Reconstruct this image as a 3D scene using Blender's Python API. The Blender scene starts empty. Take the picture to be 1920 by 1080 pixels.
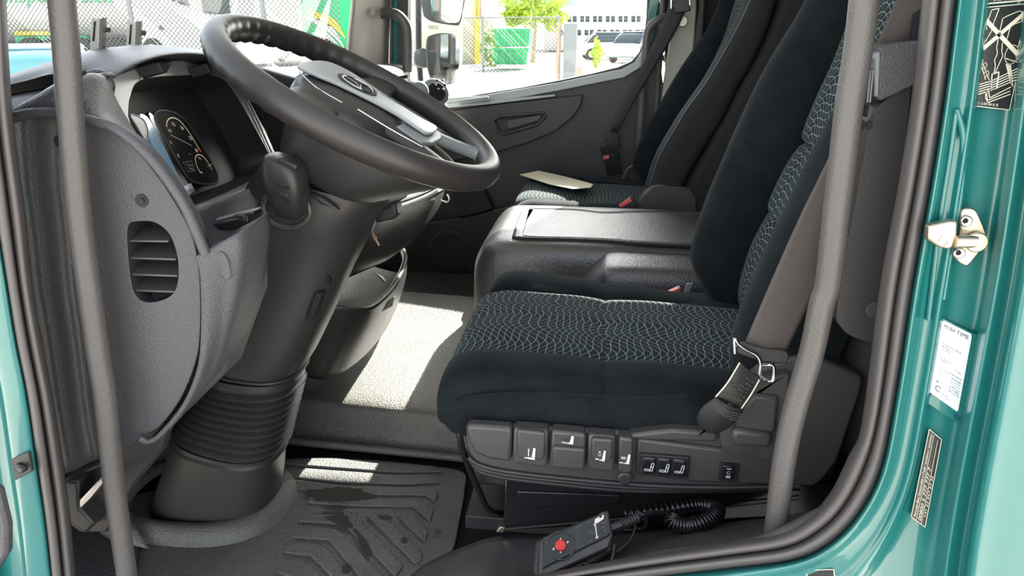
import bpy, bmesh, math, random
from mathutils import Vector as V, Matrix
random.seed(7)
SC = bpy.context.scene
COL = SC.collection
R = math.radians
# ------------------------------------------------------------------ camera, sky, sun, exposure
FPX, PITCH, YAW = 1300.0, R(20), R(7)
CAM = V((0.0, 0.0, 0.85))
cd = bpy.data.cameras.new('camera'); cam = bpy.data.objects.new('camera', cd); COL.objects.link(cam)
cam.location = CAM; cam.rotation_euler = (R(90)-PITCH, 0, YAW)
cd.sensor_width = 36; cd.lens = 36*FPX/1920; cd.clip_start = .02; cd.clip_end = 500
SC.camera = cam
w = bpy.data.worlds.new('sky'); SC.world = w; w.use_nodes = True
nt = w.node_tree; bg = nt.nodes['Background']
sky = nt.nodes.new('ShaderNodeTexSky'); sky.sky_type = 'NISHITA'; sky.sun_disc = False
sky.sun_elevation = R(33); sky.sun_rotation = R(17); sky.air_density = 1.0; sky.dust_density = 2.5; sky.ozone_density = 1.0
hs_ = nt.nodes.new('ShaderNodeHueSaturation'); hs_.inputs['Saturation'].default_value = .35      # hazy bright sky
nt.links.new(sky.outputs[0], hs_.inputs['Color']); tn_ = nt.nodes.new('ShaderNodeMix'); tn_.data_type = 'RGBA'; tn_.blend_type = 'MULTIPLY'; tn_.inputs[0].default_value = 1
tn_.inputs[7].default_value = (1.01, 1, 1.0, 1); nt.links.new(hs_.outputs[0], tn_.inputs[6]); nt.links.new(tn_.outputs[2], bg.inputs[0]); bg.inputs[1].default_value = .42
SUN_DIR = V((.30, 1.0, .69)).normalized()      # towards the sun: it shines in through the passenger window
sd = bpy.data.lights.new('sun', 'SUN'); sun = bpy.data.objects.new('sun', sd); COL.objects.link(sun)
sd.energy = 20; sd.angle = R(.6); sd.color = (1, .95, .86)
sun.rotation_euler = SUN_DIR.to_track_quat('Z', 'Y').to_euler()
SC.view_settings.view_transform = 'Standard'; SC.view_settings.look = 'None'
SC.view_settings.gamma = 1; SC.view_settings.use_curve_mapping = False
SC.view_settings.exposure = 1.0
SC.cycles.max_bounces = 8; SC.cycles.transparent_max_bounces = 16
SC.cycles.caustics_reflective = False; SC.cycles.caustics_refractive = False
SC.cycles.sample_clamp_indirect = 6

# ------------------------------------------------------------------ geometry helpers
CYW, SYW, CPT, SPT = math.cos(YAW), math.sin(YAW), math.cos(PITCH), math.sin(PITCH)
def ray(px, py):
    a = (px-960)/FPX; b = (540-py)/FPX
    y = CPT+b*SPT; z = -SPT+b*CPT
    return V((a*CYW-y*SYW, y*CYW+a*SYW, z))
def A(px, py, y):                    # surveyed point on the upright plane y
    d = ray(px, py); return CAM+d*(y/d.y)
def AX(px, py, x):
    d = ray(px, py); return CAM+d*(x/d.x)
def AZ(px, py, z):
    d = ray(px, py); return CAM+d*((z-CAM.z)/d.z)
def AP(px, py, p0, n):               # point on a general plane
    d = ray(px, py); return CAM+d*((p0-CAM).dot(n)/d.dot(n))
def L(pts, y): return [A(p[0], p[1], p[2] if len(p) > 2 else y) for p in pts]
def lerp(a, b, t): return a+(b-a)*t
def cr(pts, k=6, closed=False):      # Catmull-Rom through points
    n = len(pts); out = []
    rng = n if closed else n-1
    for i in range(rng):
        if closed: p0, p1, p2, p3 = pts[(i-1) % n], pts[i], pts[(i+1) % n], pts[(i+2) % n]
        else:
            p1, p2 = pts[i], pts[i+1]
            p0 = pts[i-1] if i else p1*2-p2
            p3 = pts[i+2] if i+2 < n else p2*2-p1
        for j in range(k):
            t = j/k
            out.append(.5*((2*p1)+(p2-p0)*t+(2*p0-5*p1+4*p2-p3)*t*t+(3*p1-p0-3*p2+p3)*t*t*t))
    if not closed: out.append(pts[-1].copy() if hasattr(pts[-1], 'copy') else pts[-1])
    return out
def wp(o):
    p = V((0, 0, 0))
    while o is not None: p += o.location; o = o.parent
    return p
def props(o, label=None, cat=None, group=None, kind=None):
    if label: o['label'] = label
    if cat: o['category'] = cat
    if group: o['group'] = group
    if kind: o['kind'] = kind
    return o
def thing(name, label, cat, loc=(0, 0, 0), group=None):
    o = bpy.data.objects.new(name, None); COL.objects.link(o); o.location = loc; o.empty_display_size = .05
    return props(o, label, cat, group)
def mk(name, vs, fs, mat, parent=None, smooth=True, uv=None, mats=None, ang=None):
    vs = [V(v) for v in vs]
    if parent is not None: org = wp(parent); loc = V((0, 0, 0))
    else:
        c = sum(vs, V((0, 0, 0)))/len(vs); org = V((c.x, c.y, min(v.z for v in vs))); loc = org
    me = bpy.data.meshes.new(name); me.from_pydata([tuple(v-org) for v in vs], [], fs)
    if mat: me.materials.append(mat)
    if smooth: me.polygons.foreach_set('use_smooth', [True]*len(me.polygons))
    if uv is not None:
        ul = me.uv_layers.new(name='UVMap')
        for lp in me.loops: ul.data[lp.index].uv = uv[lp.vertex_index]
    me.update()
    o = bpy.data.objects.new(name, me); COL.objects.link(o); o.location = loc
    if parent is not None: o.parent = parent
    if smooth and ang:
        sharp = me.attributes.new('sharp_edge', 'BOOLEAN', 'EDGE') if 'sharp_edge' not in me.attributes else me.attributes['sharp_edge']
        bm = bmesh.new(); bm.from_mesh(me)
        vals = [len(e.link_faces) != 2 or e.calc_face_angle(0) > R(ang) for e in bm.edges]
        bm.free(); sharp.data.foreach_set('value', vals)
    return o
def bev(o, wd=.002, seg=2, ang=35):
    if wd > 0:
        m = o.modifiers.new('bevel', 'BEVEL'); m.width = wd; m.segments = seg; m.limit_method = 'ANGLE'; m.angle_limit = R(ang)
        m.harden_normals = False
    return o
def solid(o, th, off=-1):
    m = o.modifiers.new('solid', 'SOLIDIFY'); m.thickness = th; m.offset = off
    return o
def patch(name, net, mat, parent=None, k=6, th=0, kv=None, uvs=1.0, flip=False, smooth=True):
    kv = kv or k
    rows = [cr(r, k) for r in net]
    cols = [cr([r[i] for r in rows], kv) for i in range(len(rows[0]))]      # cols[i][j]
    nu, nv = len(cols), len(cols[0])
    vs = []; uv = []
    for i in range(nu):
        for j in range(nv): vs.append(cols[i][j])
    # metric uv along the middle lines
    mu = [0]; mv = [0]
    for i in range(1, nu): mu.append(mu[-1]+(cols[i][nv//2]-cols[i-1][nv//2]).length)
    for j in range(1, nv): mv.append(mv[-1]+(cols[nu//2][j]-cols[nu//2][j-1]).length)
    for i in range(nu):
        for j in range(nv): uv.append((mu[i]*uvs, mv[j]*uvs))
    fs = []
    for i in range(nu-1):
        for j in range(nv-1):
            f = (i*nv+j, (i+1)*nv+j, (i+1)*nv+j+1, i*nv+j+1)
            fs.append(f[::-1] if flip else f)
    o = mk(name, vs, fs, mat, parent, uv=uv, smooth=smooth)
    if th: solid(o, th, 1 if th > 0 else 1)
    return o
def tube_data(pts, r, n=10, closed=False, v0=0):
    m = len(pts); rs = r if isinstance(r, (list, tuple)) else [r]*m
    if len(rs) != m:
        rs = [lerp(rs[int(i*(len(rs)-1)/m)], rs[min(len(rs)-1, int(i*(len(rs)-1)/m)+1)], (i*(len(rs)-1)/m) % 1) for i in range(m)]
    vs = []; fs = []; u = None; dist = 0; uv = []
    for i in range(m):
        a = pts[(i-1) % m] if closed or i else pts[0]; b = pts[(i+1) % m] if closed or i < m-1 else pts[-1]
        t = (b-a).normalized()
        if u is None:
            u = t.orthogonal().normalized()
        u = (u-t*u.dot(t)).normalized(); wv = t.cross(u)
        if i: dist += (pts[i]-pts[i-1]).length
        for j in range(n):
            an = 2*math.pi*j/n
            vs.append(pts[i]+(u*math.cos(an)+wv*math.sin(an))*rs[i]); uv.append((dist, j/n))
    for i in range(m if closed else m-1):
        for j in range(n):
            i2 = (i+1) % m
            fs.append((v0+i*n+j, v0+i*n+(j+1) % n, v0+i2*n+(j+1) % n, v0+i2*n+j))
    if not closed:
        fs.append(tuple(v0+j for j in range(n))[::-1]); fs.append(tuple(v0+(m-1)*n+j for j in range(n)))
    return vs, fs
def tube(name, pts, r, mat, parent=None, n=12, k=0, closed=False):
    pts = [V(p) for p in pts]
    if k: pts = cr(pts, k, closed)
    vs, fs = tube_data(pts, r, n, closed)
    return mk(name, vs, fs, mat, parent, ang=60)
def tubes(name, lists, r, mat, parent=None, n=4, closed=False):
    vs = []; fs = []
    for pts in lists:
        a, b = tube_data([V(p) for p in pts], r, n, closed, len(vs)); vs += a; fs += b
    return mk(name, vs, fs, mat, parent, ang=60)
def ring(c, u, v, hu, hv, n=32, e=2.0):
    out = []
    for i in range(n):
        t = 2*math.pi*(i+.5)/n; a, b = math.cos(t), math.sin(t)
        out.append(c+u*(hu*math.copysign(abs(a)**(2/e), a))+v*(hv*math.copysign(abs(b)**(2/e), b)))
    return out
def loft(name, rings, mat, parent=None, k=4, caps=True, smooth=True, ang=70):
    n = len(rings[0])
    if k > 1:
        cols = [cr([r[j] for r in rings], k) for j in range(n)]
        rings = [[cols[j][i] for j in range(n)] for i in range(len(cols[0]))]
    vs = [p for r in rings for p in r]; fs = []
    d = [0]
    for i in range(1, len(rings)): d.append(d[-1]+(rings[i][0]-rings[i-1][0]).length)
    uv = []
    per = [0]
    mid = rings[len(rings)//2]
    for j in range(1, n): per.append(per[-1]+(mid[j]-mid[j-1]).length)
    for i in range(len(rings)):
        for j in range(n): uv.append((d[i], per[j]))
    for i in range(len(rings)-1):
        for j in range(n):
            j2 = (j+1) % n
            fs.append((i*n+j, i*n+j2, (i+1)*n+j2, (i+1)*n+j))
    if caps:
        fs.append(tuple(range(n))[::-1]); fs.append(tuple((len(rings)-1)*n+j for j in range(n)))
    o = mk(name, vs, fs, mat, parent, smooth=smooth, uv=uv, ang=ang)
    bm = bmesh.new(); bm.from_mesh(o.data); bmesh.ops.recalc_face_normals(bm, faces=bm.faces); bm.to_mesh(o.data); bm.free()
    return o
def plate(name, outer, vec, mat, parent=None, holes=(), bevel=.002, seg=2, smooth=True):
    """solid slab: outline (with holes) pushed along vec"""
    vec = V(vec); bm = bmesh.new(); loops = []; es = []
    for lp in [outer]+list(holes):
        vv = [bm.verts.new(p) for p in lp]; loops.append(vv)
        for i in range(len(vv)): es.append(bm.edges.new((vv[i], vv[(i+1) % len(vv)])))
    if holes: bmesh.ops.triangle_fill(bm, use_beauty=True, edges=es)
    else: bm.faces.new(loops[0])
    r = bmesh.ops.extrude_face_region(bm, geom=list(bm.faces))
    for e in r['geom']:
        if isinstance(e, bmesh.types.BMVert): e.co += vec
    bmesh.ops.recalc_face_normals(bm, faces=bm.faces)
    bm.verts.index_update()
    vs = [v.co.copy() for v in bm.verts]; fs = [[v.index for v in f.verts] for f in bm.faces]; bm.free()
    o = mk(name, vs, fs, mat, parent, smooth=smooth, ang=35)
    return bev(o, bevel, seg)
def rbox(name, c, hx, hy, hz, mat, parent=None, bevel=.003, seg=2):
    """box with half-axis vectors hx,hy,hz (numbers mean world axes)"""
    c = V(c)
    hx = V((hx, 0, 0)) if not isinstance(hx, V) else hx
    hy = V((0, hy, 0)) if not isinstance(hy, V) else hy
    hz = V((0, 0, hz)) if not isinstance(hz, V) else hz
    vs = [c+hx*a+hy*b+hz*d for a in (-1, 1) for b in (-1, 1) for d in (-1, 1)]
    fs = [(0, 1, 3, 2), (4, 6, 7, 5), (0, 4, 5, 1), (2, 3, 7, 6), (0, 2, 6, 4), (1, 5, 7, 3)]
    if hx.cross(hy).dot(hz) < 0: fs = [f[::-1] for f in fs]
    return bev(mk(name, vs, fs, mat, parent, ang=35), bevel, seg)
def disc(name, c, nrm, r, h, mat, parent=None, n=28, bevel=.001, u=None, rv=None):
    nrm = V(nrm).normalized(); u = (u or nrm.orthogonal()).normalized(); v = nrm.cross(u)
    out = ring(V(c), u, v, r, rv or r, n)
    return plate(name, out, nrm*h, mat, parent, bevel=bevel)
def bil(q, u, v):                    # quad corners: top-left, top-right, bottom-right, bottom-left ; v runs down
    return lerp(lerp(q[0], q[1], u), lerp(q[3], q[2], u), v)
def qn(q):
    n = (q[1]-q[0]).cross(q[3]-q[0]).normalized()
    return n if n.dot(CAM-q[0]) > 0 else -n
_tc = {}
def text_mesh(s):
    if s in _tc: return _tc[s]
    c = bpy.data.curves.new('t', 'FONT'); c.body = s; c.resolution_u = 2
    o = bpy.data.objects.new('t', c); COL.objects.link(o)
    bpy.context.view_layer.update()
    me = bpy.data.meshes.new_from_object(o.evaluated_get(bpy.context.evaluated_depsgraph_get()))
    vs = [v.co.copy() for v in me.vertices]; fs = [list(p.vertices) for p in me.polygons]
    bpy.data.objects.remove(o); bpy.data.curves.remove(c); bpy.data.meshes.remove(me)
    _tc[s] = (vs, fs); return vs, fs
class Print:
    """flat print collected on a quad, one mesh"""
    def __init__(s, q, eps=.0004): s.q = q; s.n = qn(q)*eps; s.vs = []; s.fs = []
    def p(s, u, v): return bil(s.q, u, v)+s.n
    def text(s, t, u0, v0, u1, v1, rot=0):
        tv, tf = text_mesh(t)
        if not tv: return
        x0 = min(v.x for v in tv); x1 = max(v.x for v in tv); y0 = min(v.y for v in tv); y1 = max(v.y for v in tv)
        b = len(s.vs)
        for v in tv:
            a = (v.x-x0)/(x1-x0 or 1); c = 1-(v.y-y0)/(y1-y0 or 1)
            if rot == 90: a, c = c, 1-a          # reads upwards
            s.vs.append(s.p(lerp(u0, u1, a), lerp(v0, v1, c)))
        s.fs += [[i+b for i in f] for f in tf]
    def poly(s, pts):
        b = len(s.vs); s.vs += [s.p(*p) for p in pts]; s.fs.append([b+i for i in range(len(pts))])
    def rect(s, u0, v0, u1, v1): s.poly([(u0, v0), (u1, v0), (u1, v1), (u0, v1)])
    def line(s, pts, wd, closed=False):          # wd in metres
        P = [s.p(*p) for p in pts]
        if closed: P.append(P[0])
        for a, b2 in zip(P, P[1:]):
            t = (b2-a)
            if t.length < 1e-7: continue
            t.normalize(); o = t.cross(s.n.normalized())*wd*.5; e = t*wd*.4
            b = len(s.vs); s.vs += [a-e+o, b2+e+o, b2+e-o, a-e-o]; s.fs.append([b, b+1, b+2, b+3])
    def arc(s, cu, cv, ru, rv, a0, a1, wd, n=20):
        s.line([(cu+ru*math.cos(R(a0+(a1-a0)*i/n)), cv+rv*math.sin(R(a0+(a1-a0)*i/n))) for i in range(n+1)], wd)
    def disc(s, cu, cv, ru, rv, n=20): s.poly([(cu+ru*math.cos(2*math.pi*i/n), cv+rv*math.sin(2*math.pi*i/n)) for i in range(n)])
    def build(s, name, mat, parent): return mk(name, s.vs, s.fs, mat, parent, smooth=False)
def quad(pts, y): return [A(p[0], p[1], p[2] if len(p) > 2 else y) for p in pts]

# ------------------------------------------------------------------ materials
def new_mat(name):
    m = bpy.data.materials.new(name); m.use_nodes = True
    return m, m.node_tree, m.node_tree.nodes['Principled BSDF']
def N(nt, t, **kw):
    n = nt.nodes.new(t)
    for k_, v_ in kw.items():
        if k_ in n.inputs: n.inputs[k_].default_value = v_
        else: setattr(n, k_, v_)
    return n
def c4(c): return (c[0], c[1], c[2], 1)
def plain(name, col, rough=.5, metal=0, spec=.5, coat=0, emit=0, var=0):
    m, nt, b = new_mat(name)
    b.inputs['Base Color'].default_value = c4(col); b.inputs['Roughness'].default_value = rough
    b.inputs['Metallic'].default_value = metal; b.inputs['Specular IOR Level'].default_value = spec
    b.inputs['Coat Weight'].default_value = coat; b.inputs['Coat Roughness'].default_value = .04
    if emit: b.inputs['Emission Color'].default_value = c4(col); b.inputs['Emission Strength'].default_value = emit
    tc = N(nt, 'ShaderNodeTexCoord'); no = N(nt, 'ShaderNodeTexNoise', Scale=40.0, Detail=3.0)
    nt.links.new(tc.outputs['Object'], no.inputs['Vector'])
    mr = N(nt, 'ShaderNodeMapRange'); mr.inputs['To Min'].default_value = max(.02, rough-.05-var); mr.inputs['To Max'].default_value = min(1, rough+.05+var)
    nt.links.new(no.outputs[0], mr.inputs['Value']); nt.links.new(mr.outputs[0], b.inputs['Roughness'])
    return m
def grain(name, col, rough=.5, scale=450, strength=.35, dist=.0006, leather=True, dust=0, spec=.5, dustcol=(.25, .23, .2)):
    m, nt, b = new_mat(name); lk = nt.links.new
    tc = N(nt, 'ShaderNodeTexCoord')
    v = N(nt, 'ShaderNodeTexVoronoi', Scale=float(scale)); v.feature = 'F1' if leather else 'SMOOTH_F1'
    no = N(nt, 'ShaderNodeTexNoise', Scale=scale*1.2, Detail=2.0)
    wn = N(nt, 'ShaderNodeTexNoise', Scale=scale*.25, Detail=2.0)
    mx = N(nt, 'ShaderNodeVectorMath', operation='MULTIPLY_ADD'); mx.inputs[1].default_value = (.0018, .0018, .0018)
    lk(tc.outputs['Object'], no.inputs['Vector']); lk(tc.outputs['Object'], wn.inputs['Vector'])
    lk(wn.outputs['Color'], mx.inputs[0]); lk(tc.outputs['Object'], mx.inputs[2]); lk(mx.outputs[0], v.inputs['Vector'])
    ad = N(nt, 'ShaderNodeMath', operation='ADD'); lk(v.outputs['Distance'], ad.inputs[0]); lk(no.outputs[0], ad.inputs[1])
    bp = N(nt, 'ShaderNodeBump', Strength=strength, Distance=dist); lk(ad.outputs[0], bp.inputs['Height']); lk(bp.outputs[0], b.inputs['Normal'])
    big = N(nt, 'ShaderNodeTexNoise', Scale=6.0, Detail=5.0); lk(tc.outputs['Object'], big.inputs['Vector'])
    rp = N(nt, 'ShaderNodeMapRange'); rp.inputs['From Min'].default_value = .35; rp.inputs['From Max'].default_value = .7
    rp.inputs['To Min'].default_value = rough-.03; rp.inputs['To Max'].default_value = rough+.04
    lk(big.outputs[0], rp.inputs['Value']); lk(rp.outputs[0], b.inputs['Roughness'])
    cm = N(nt, 'ShaderNodeMix', data_type='RGBA'); cm.inputs[6].default_value = c4(col); cm.inputs[7].default_value = c4(dustcol if dust else [x*1.15 for x in col])
    if dust:
        dr = N(nt, 'ShaderNodeMapRange'); dr.inputs['From Min'].default_value = .45; dr.inputs['From Max'].default_value = .8; dr.inputs['To Max'].default_value = dust
        lk(big.outputs[0], dr.inputs['Value']); lk(dr.outputs[0], cm.inputs[0])
    else: lk(big.outputs[0], cm.inputs[0])
    lk(cm.outputs[2], b.inputs['Base Color']); b.inputs['Specular IOR Level'].default_value = spec
    return m
def velvet(name, col, pattern=False):
    m, nt, b = new_mat(name); lk = nt.links.new
    tc = N(nt, 'ShaderNodeTexCoord')
    fz = N(nt, 'ShaderNodeTexNoise', Scale=900.0, Detail=3.0); lk(tc.outputs['Object'], fz.inputs['Vector'])
    big = N(nt, 'ShaderNodeTexNoise', Scale=14.0, Detail=6.0, Roughness=.7); lk(tc.outputs['Object'], big.inputs['Vector'])
    mul = N(nt, 'ShaderNodeMath', operation='MULTIPLY'); lk(fz.outputs[0], mul.inputs[0]); lk(big.outputs[0], mul.inputs[1])
    rp = N(nt, 'ShaderNodeMapRange'); rp.inputs['From Min'].default_value = .15; rp.inputs['From Max'].default_value = .45
    lk(mul.outputs[0], rp.inputs['Value'])
    cm = N(nt, 'ShaderNodeMix', data_type='RGBA'); cm.inputs[6].default_value = c4([x*.55 for x in col]); cm.inputs[7].default_value = c4([x*1.9 for x in col])
    lk(rp.outputs[0], cm.inputs[0]); out = cm.outputs[2]
    if pattern:
        uvn = N(nt, 'ShaderNodeUVMap'); uvn.uv_map = 'UVMap'
        sx = N(nt, 'ShaderNodeSeparateXYZ'); lk(uvn.outputs[0], sx.inputs[0])
        def M(op, a, b2=None, c=None):
            n_ = N(nt, 'ShaderNodeMath', operation=op)
            for i_, q_ in enumerate((a, b2, c)):
                if q_ is None: continue
                if isinstance(q_, (int, float)): n_.inputs[i_].default_value = q_
                else: lk(q_, n_.inputs[i_])
            return n_.outputs[0]
        U, W = sx.outputs[0], sx.outputs[1]
        wob = N(nt, 'ShaderNodeTexNoise', Scale=16.0, Detail=0.0); lk(uvn.outputs[0], wob.inputs['Vector'])
        wb = M('MULTIPLY', M('SUBTRACT', wob.outputs[0], .5), .020)
        res = None
        for (ku, kw_, amp, fr, ph, per) in ((1, .45, .010, 62, 0, .0115), (1, -.45, .010, 58, 1.4, .0125)):
            base = M('ADD', M('MULTIPLY', U, ku), M('MULTIPLY', W, kw_))
            var_ = W if ku == 1 else U
            s_ = M('MULTIPLY', M('SINE', M('ADD', M('MULTIPLY', var_, fr), ph)), amp)
            f_ = M('FRACT', M('DIVIDE', M('ADD', M('ADD', base, s_), wb), per))
            dd = M('ABSOLUTE', M('SUBTRACT', f_, .5))
            ln = M('LESS_THAN', dd, .040 if ku == 1 else .025)
            res = ln if res is None else M('MAXIMUM', res, ln)
        res = M('MULTIPLY', res, .8)
        c2 = N(nt, 'ShaderNodeMix', data_type='RGBA'); lk(res, c2.inputs[0]); lk(out, c2.inputs[6]); c2.inputs[7].default_value = (.34, .37, .36, 1)
        out = c2.outputs[2]
    lk(out, b.inputs['Base Color']); b.inputs['Roughness'].default_value = .95
    b.inputs['Specular IOR Level'].default_value = .15
    b.inputs['Sheen Weight'].default_value = .06; b.inputs['Sheen Roughness'].default_value = .4; b.inputs['Sheen Tint'].default_value = (.7, .85, .9, 1)
    bp = N(nt, 'ShaderNodeBump', Strength=.5, Distance=.0012); lk(fz.outputs[0], bp.inputs['Height']); lk(bp.outputs[0], b.inputs['Normal'])
    return m
def webbing(name, col):
    m, nt, b = new_mat(name); lk = nt.links.new
    tc = N(nt, 'ShaderNodeTexCoord')
    wv = N(nt, 'ShaderNodeTexWave', Scale=260.0); wv.bands_direction = 'Z'; lk(tc.outputs['Object'], wv.inputs['Vector'])
    w2 = N(nt, 'ShaderNodeTexWave', Scale=260.0); w2.bands_direction = 'X'; lk(tc.outputs['Object'], w2.inputs['Vector'])
    ml = N(nt, 'ShaderNodeMath', operation='MULTIPLY'); lk(wv.outputs[1], ml.inputs[0]); lk(w2.outputs[1], ml.inputs[1])
    cm = N(nt, 'ShaderNodeMix', data_type='RGBA'); cm.inputs[6].default_value = c4([x*.7 for x in col]); cm.inputs[7].default_value = c4([x*1.4 for x in col])
    lk(ml.outputs[0], cm.inputs[0]); lk(cm.outputs[2], b.inputs['Base Color'])
    bp = N(nt, 'ShaderNodeBump', Strength=.5, Distance=.0006); lk(ml.outputs[0], bp.inputs['Height']); lk(bp.outputs[0], b.inputs['Normal'])
    b.inputs['Roughness'].default_value = .6
    return m
def paint(name, col, rough=.22, dirt=0):
    m, nt, b = new_mat(name); lk = nt.links.new
    b.inputs['Coat Weight'].default_value = .8; b.inputs['Coat Roughness'].default_value = .05; b.inputs['Roughness'].default_value = rough+.15
    tc = N(nt, 'ShaderNodeTexCoord'); no = N(nt, 'ShaderNodeTexNoise', Scale=9.0, Detail=6.0, Roughness=.65); lk(tc.outputs['Object'], no.inputs['Vector'])
    rp = N(nt, 'ShaderNodeMapRange'); rp.inputs['From Min'].default_value = .52; rp.inputs['From Max'].default_value = .75; rp.inputs['To Max'].default_value = dirt
    lk(no.outputs[0], rp.inputs['Value'])
    cm = N(nt, 'ShaderNodeMix', data_type='RGBA'); cm.inputs[6].default_value = c4(col); cm.inputs[7].default_value = c4([min(1, x*1.5+.06) for x in col])
    lk(rp.outputs[0], cm.inputs[0]); lk(cm.outputs[2], b.inputs['Base Color'])
    return m
def glass(name, tint=(.93, .97, .96), refl=.9):
    m = bpy.data.materials.new(name); m.use_nodes = True; nt = m.node_tree; nt.nodes.clear(); lk = nt.links.new
    o = N(nt, 'ShaderNodeOutputMaterial'); t = N(nt, 'ShaderNodeBsdfTransparent'); t.inputs[0].default_value = c4(tint)
    g = N(nt, 'ShaderNodeBsdfGlossy'); g.inputs['Roughness'].default_value = .01
    fr = N(nt, 'ShaderNodeFresnel'); fr.inputs[0].default_value = 1.45
    ml = N(nt, 'ShaderNodeMath', operation='MULTIPLY'); ml.inputs[1].default_value = refl; lk(fr.outputs[0], ml.inputs[0])
    mx = N(nt, 'ShaderNodeMixShader'); lk(ml.outputs[0], mx.inputs[0]); lk(t.outputs[0], mx.inputs[1]); lk(g.outputs[0], mx.inputs[2]); lk(mx.outputs[0], o.inputs[0])
    return m
def ribbed(name, col, rough, scale, direction='X', strength=.6):
    m, nt, b = new_mat(name); lk = nt.links.new
    tc = N(nt, 'ShaderNodeTexCoord'); wv = N(nt, 'ShaderNodeTexWave', Scale=float(scale)); wv.bands_direction = direction
    lk(tc.outputs['Object'], wv.inputs['Vector'])
    bp = N(nt, 'ShaderNodeBump', Strength=strength, Distance=.002); lk(wv.outputs[1], bp.inputs['Height']); lk(bp.outputs[0], b.inputs['Normal'])
    b.inputs['Base Color'].default_value = c4(col); b.inputs['Roughness'].default_value = rough
    return m

M = {}
M['panel'] = grain('grey_grained_plastic', (.062, .060, .065), .46, 420, .6, .0007)
M['leather'] = grain('leathery_plastic', (.050, .051, .055), .42, 380, .6, .0008)
M['softblack'] = grain('black_soft_plastic', (.028, .026, .026), .42, 700, .3, .0004)
M['column'] = grain('column_plastic', (.029, .027, .026), .42, 600, .35, .0004)
M['rim'] = grain('wheel_leather', (.028, .025, .024), .42, 900, .12, .0003)
M['black'] = plain('matte_black', (.012, .012, .014), .6)
M['gloss'] = plain('gloss_black', (.012, .012, .013), .18)
M['void'] = plain('dark_interior', (.008, .008, .010), .8)
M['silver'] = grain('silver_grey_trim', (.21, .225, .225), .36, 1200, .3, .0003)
M['lever'] = grain('lever_plastic', (.050, .047, .045), .36, 900, .15, .0002)
M['seatplastic'] = grain('seat_cover_plastic', (.050, .046, .045), .42, 900, .2, .0003)
M['handle'] = grain('handle_coating', (.080, .075, .071), .42, 520, .5, .0005)
M['rubber'] = grain('seal_rubber', (.075, .068, .066), .5, 300, .12, .0004)
M['teal'] = paint('teal_paint', (.009, .148, .137), .2, .22)
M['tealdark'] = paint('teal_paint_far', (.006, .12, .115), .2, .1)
M['velvet'] = velvet('dark_teal_velour', (.0075, .0100, .0118))
M['pattern'] = velvet('patterned_velour', (.008, .016, .018), True)
M['sidecloth'] = grain('seat_side_cloth', (.022, .020, .020), .8, 1500, .2, .0003, spec=.2)
M['piping'] = plain('seat_piping', (.03, .055, .068), .6)
M['belt'] = webbing('belt_webbing', (.085, .072, .066))
M['beltdark'] = webbing('belt_webbing_dark', (.022, .021, .022))
M['metal'] = plain('bright_steel', (.62, .58, .52), .28, 1, var=.1)
M['rust'] = plain('tarnished_steel', (.60, .52, .40), .38, 1, var=.15)
M['chrome'] = plain('chrome', (.8, .8, .82), .08, 1)
M['tunnel'] = grain('moulded_rubber_cover', (.046, .043, .043), .33, 300, .55, .0010, spec=.9)
M['floor'] = grain('moulded_floor_rubber', (.10, .095, .082), .38, 300, .9, .0012, dust=.35)
M['mat'] = grain('dusty_floor_mat', (.095, .093, .085), .44, 330, .9, .0011, dust=.35, dustcol=(.21, .20, .175))
M['carpet'] = grain('black_carpet', (.018, .018, .020), .9, 800, .9, .001, spec=.1)
M['ribfoot'] = ribbed('ribbed_step', (.03, .03, .03), .6, 90, 'Y')
M['ribmat'] = ribbed('ribbed_floor', (.05, .05, .05), .5, 22, 'X')
M['sill'] = grain('sill_plastic', (.060, .058, .058), .38, 800, .25, .0003, dust=.15)
M['headliner'] = grain('headliner', (.45, .44, .41), .9, 900, .2, .0004)
M['silver_lit'] = grain('silver_trim_lit', (.36, .38, .375), .34, 1200, .3, .0003)  # lighter copy of the silver trim, light falling on it put into the colour
M['binn'] = grain('binnacle_plastic', (.030, .028, .031), .55, 900, .2, .0003)
M['dial'] = plain('dial_face', (.008, .008, .010), .6, spec=.2)
M['beige'] = grain('pillar_trim', (.38, .36, .31), .6, 900, .2, .0003)
M['white'] = plain('white_print', (.80, .80, .77), .5)
M['cream'] = plain('cream_print', (.72, .66, .52), .5)
M['labelwhite'] = plain('white_label', (.80, .82, .88), .35)
M['ink'] = plain('dark_ink', (.03, .03, .05), .5)
M['navy'] = plain('navy_print', (.01, .03, .12), .35)
M['labelblack'] = plain('black_label', (.012, .014, .014), .25)
M['red'] = plain('red_plastic', (.62, .02, .02), .35)
M['redbuckle'] = plain('red_button', (.75, .10, .08), .4)
M['amber'] = plain('gauge_print', (.75, .62, .42), .5, emit=.25)
M['gaugered'] = plain('gauge_red_print', (.8, .05, .03), .5, emit=.2)
M['lens_glare'] = plain('lens_sky_glare', (.25, .42, .58), .12)  # pale blue is sky glare on the lens, put into its colour
M['paper'] = plain('cream_paper', (.72, .66, .48), .75)
M['glass'] = glass('window_glass')
M['bluekey'] = plain('pale_blue_tag', (.30, .42, .70), .35)
M['copper'] = plain('key_blade', (.50, .33, .25), .3, 1)
M['wet'] = plain('wet_patch', (.055, .052, .045), .16)
M['speaker'] = grain('speaker_cloth', (.025, .021, .020), .8, 900, .5, .0005)
# ================================================================== SETTING
def struct(o): o['kind'] = 'structure'; return o
GZ = -.40
# ground outside
struct(mk('floor_yard', [(-120, -60, GZ), (120, -60, GZ), (120, 160, GZ), (-120, 160, GZ)], [(0, 1, 2, 3)], grain('pale_gravel', (.42, .40, .36), .9, 25, .3, .01), smooth=False))

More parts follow.
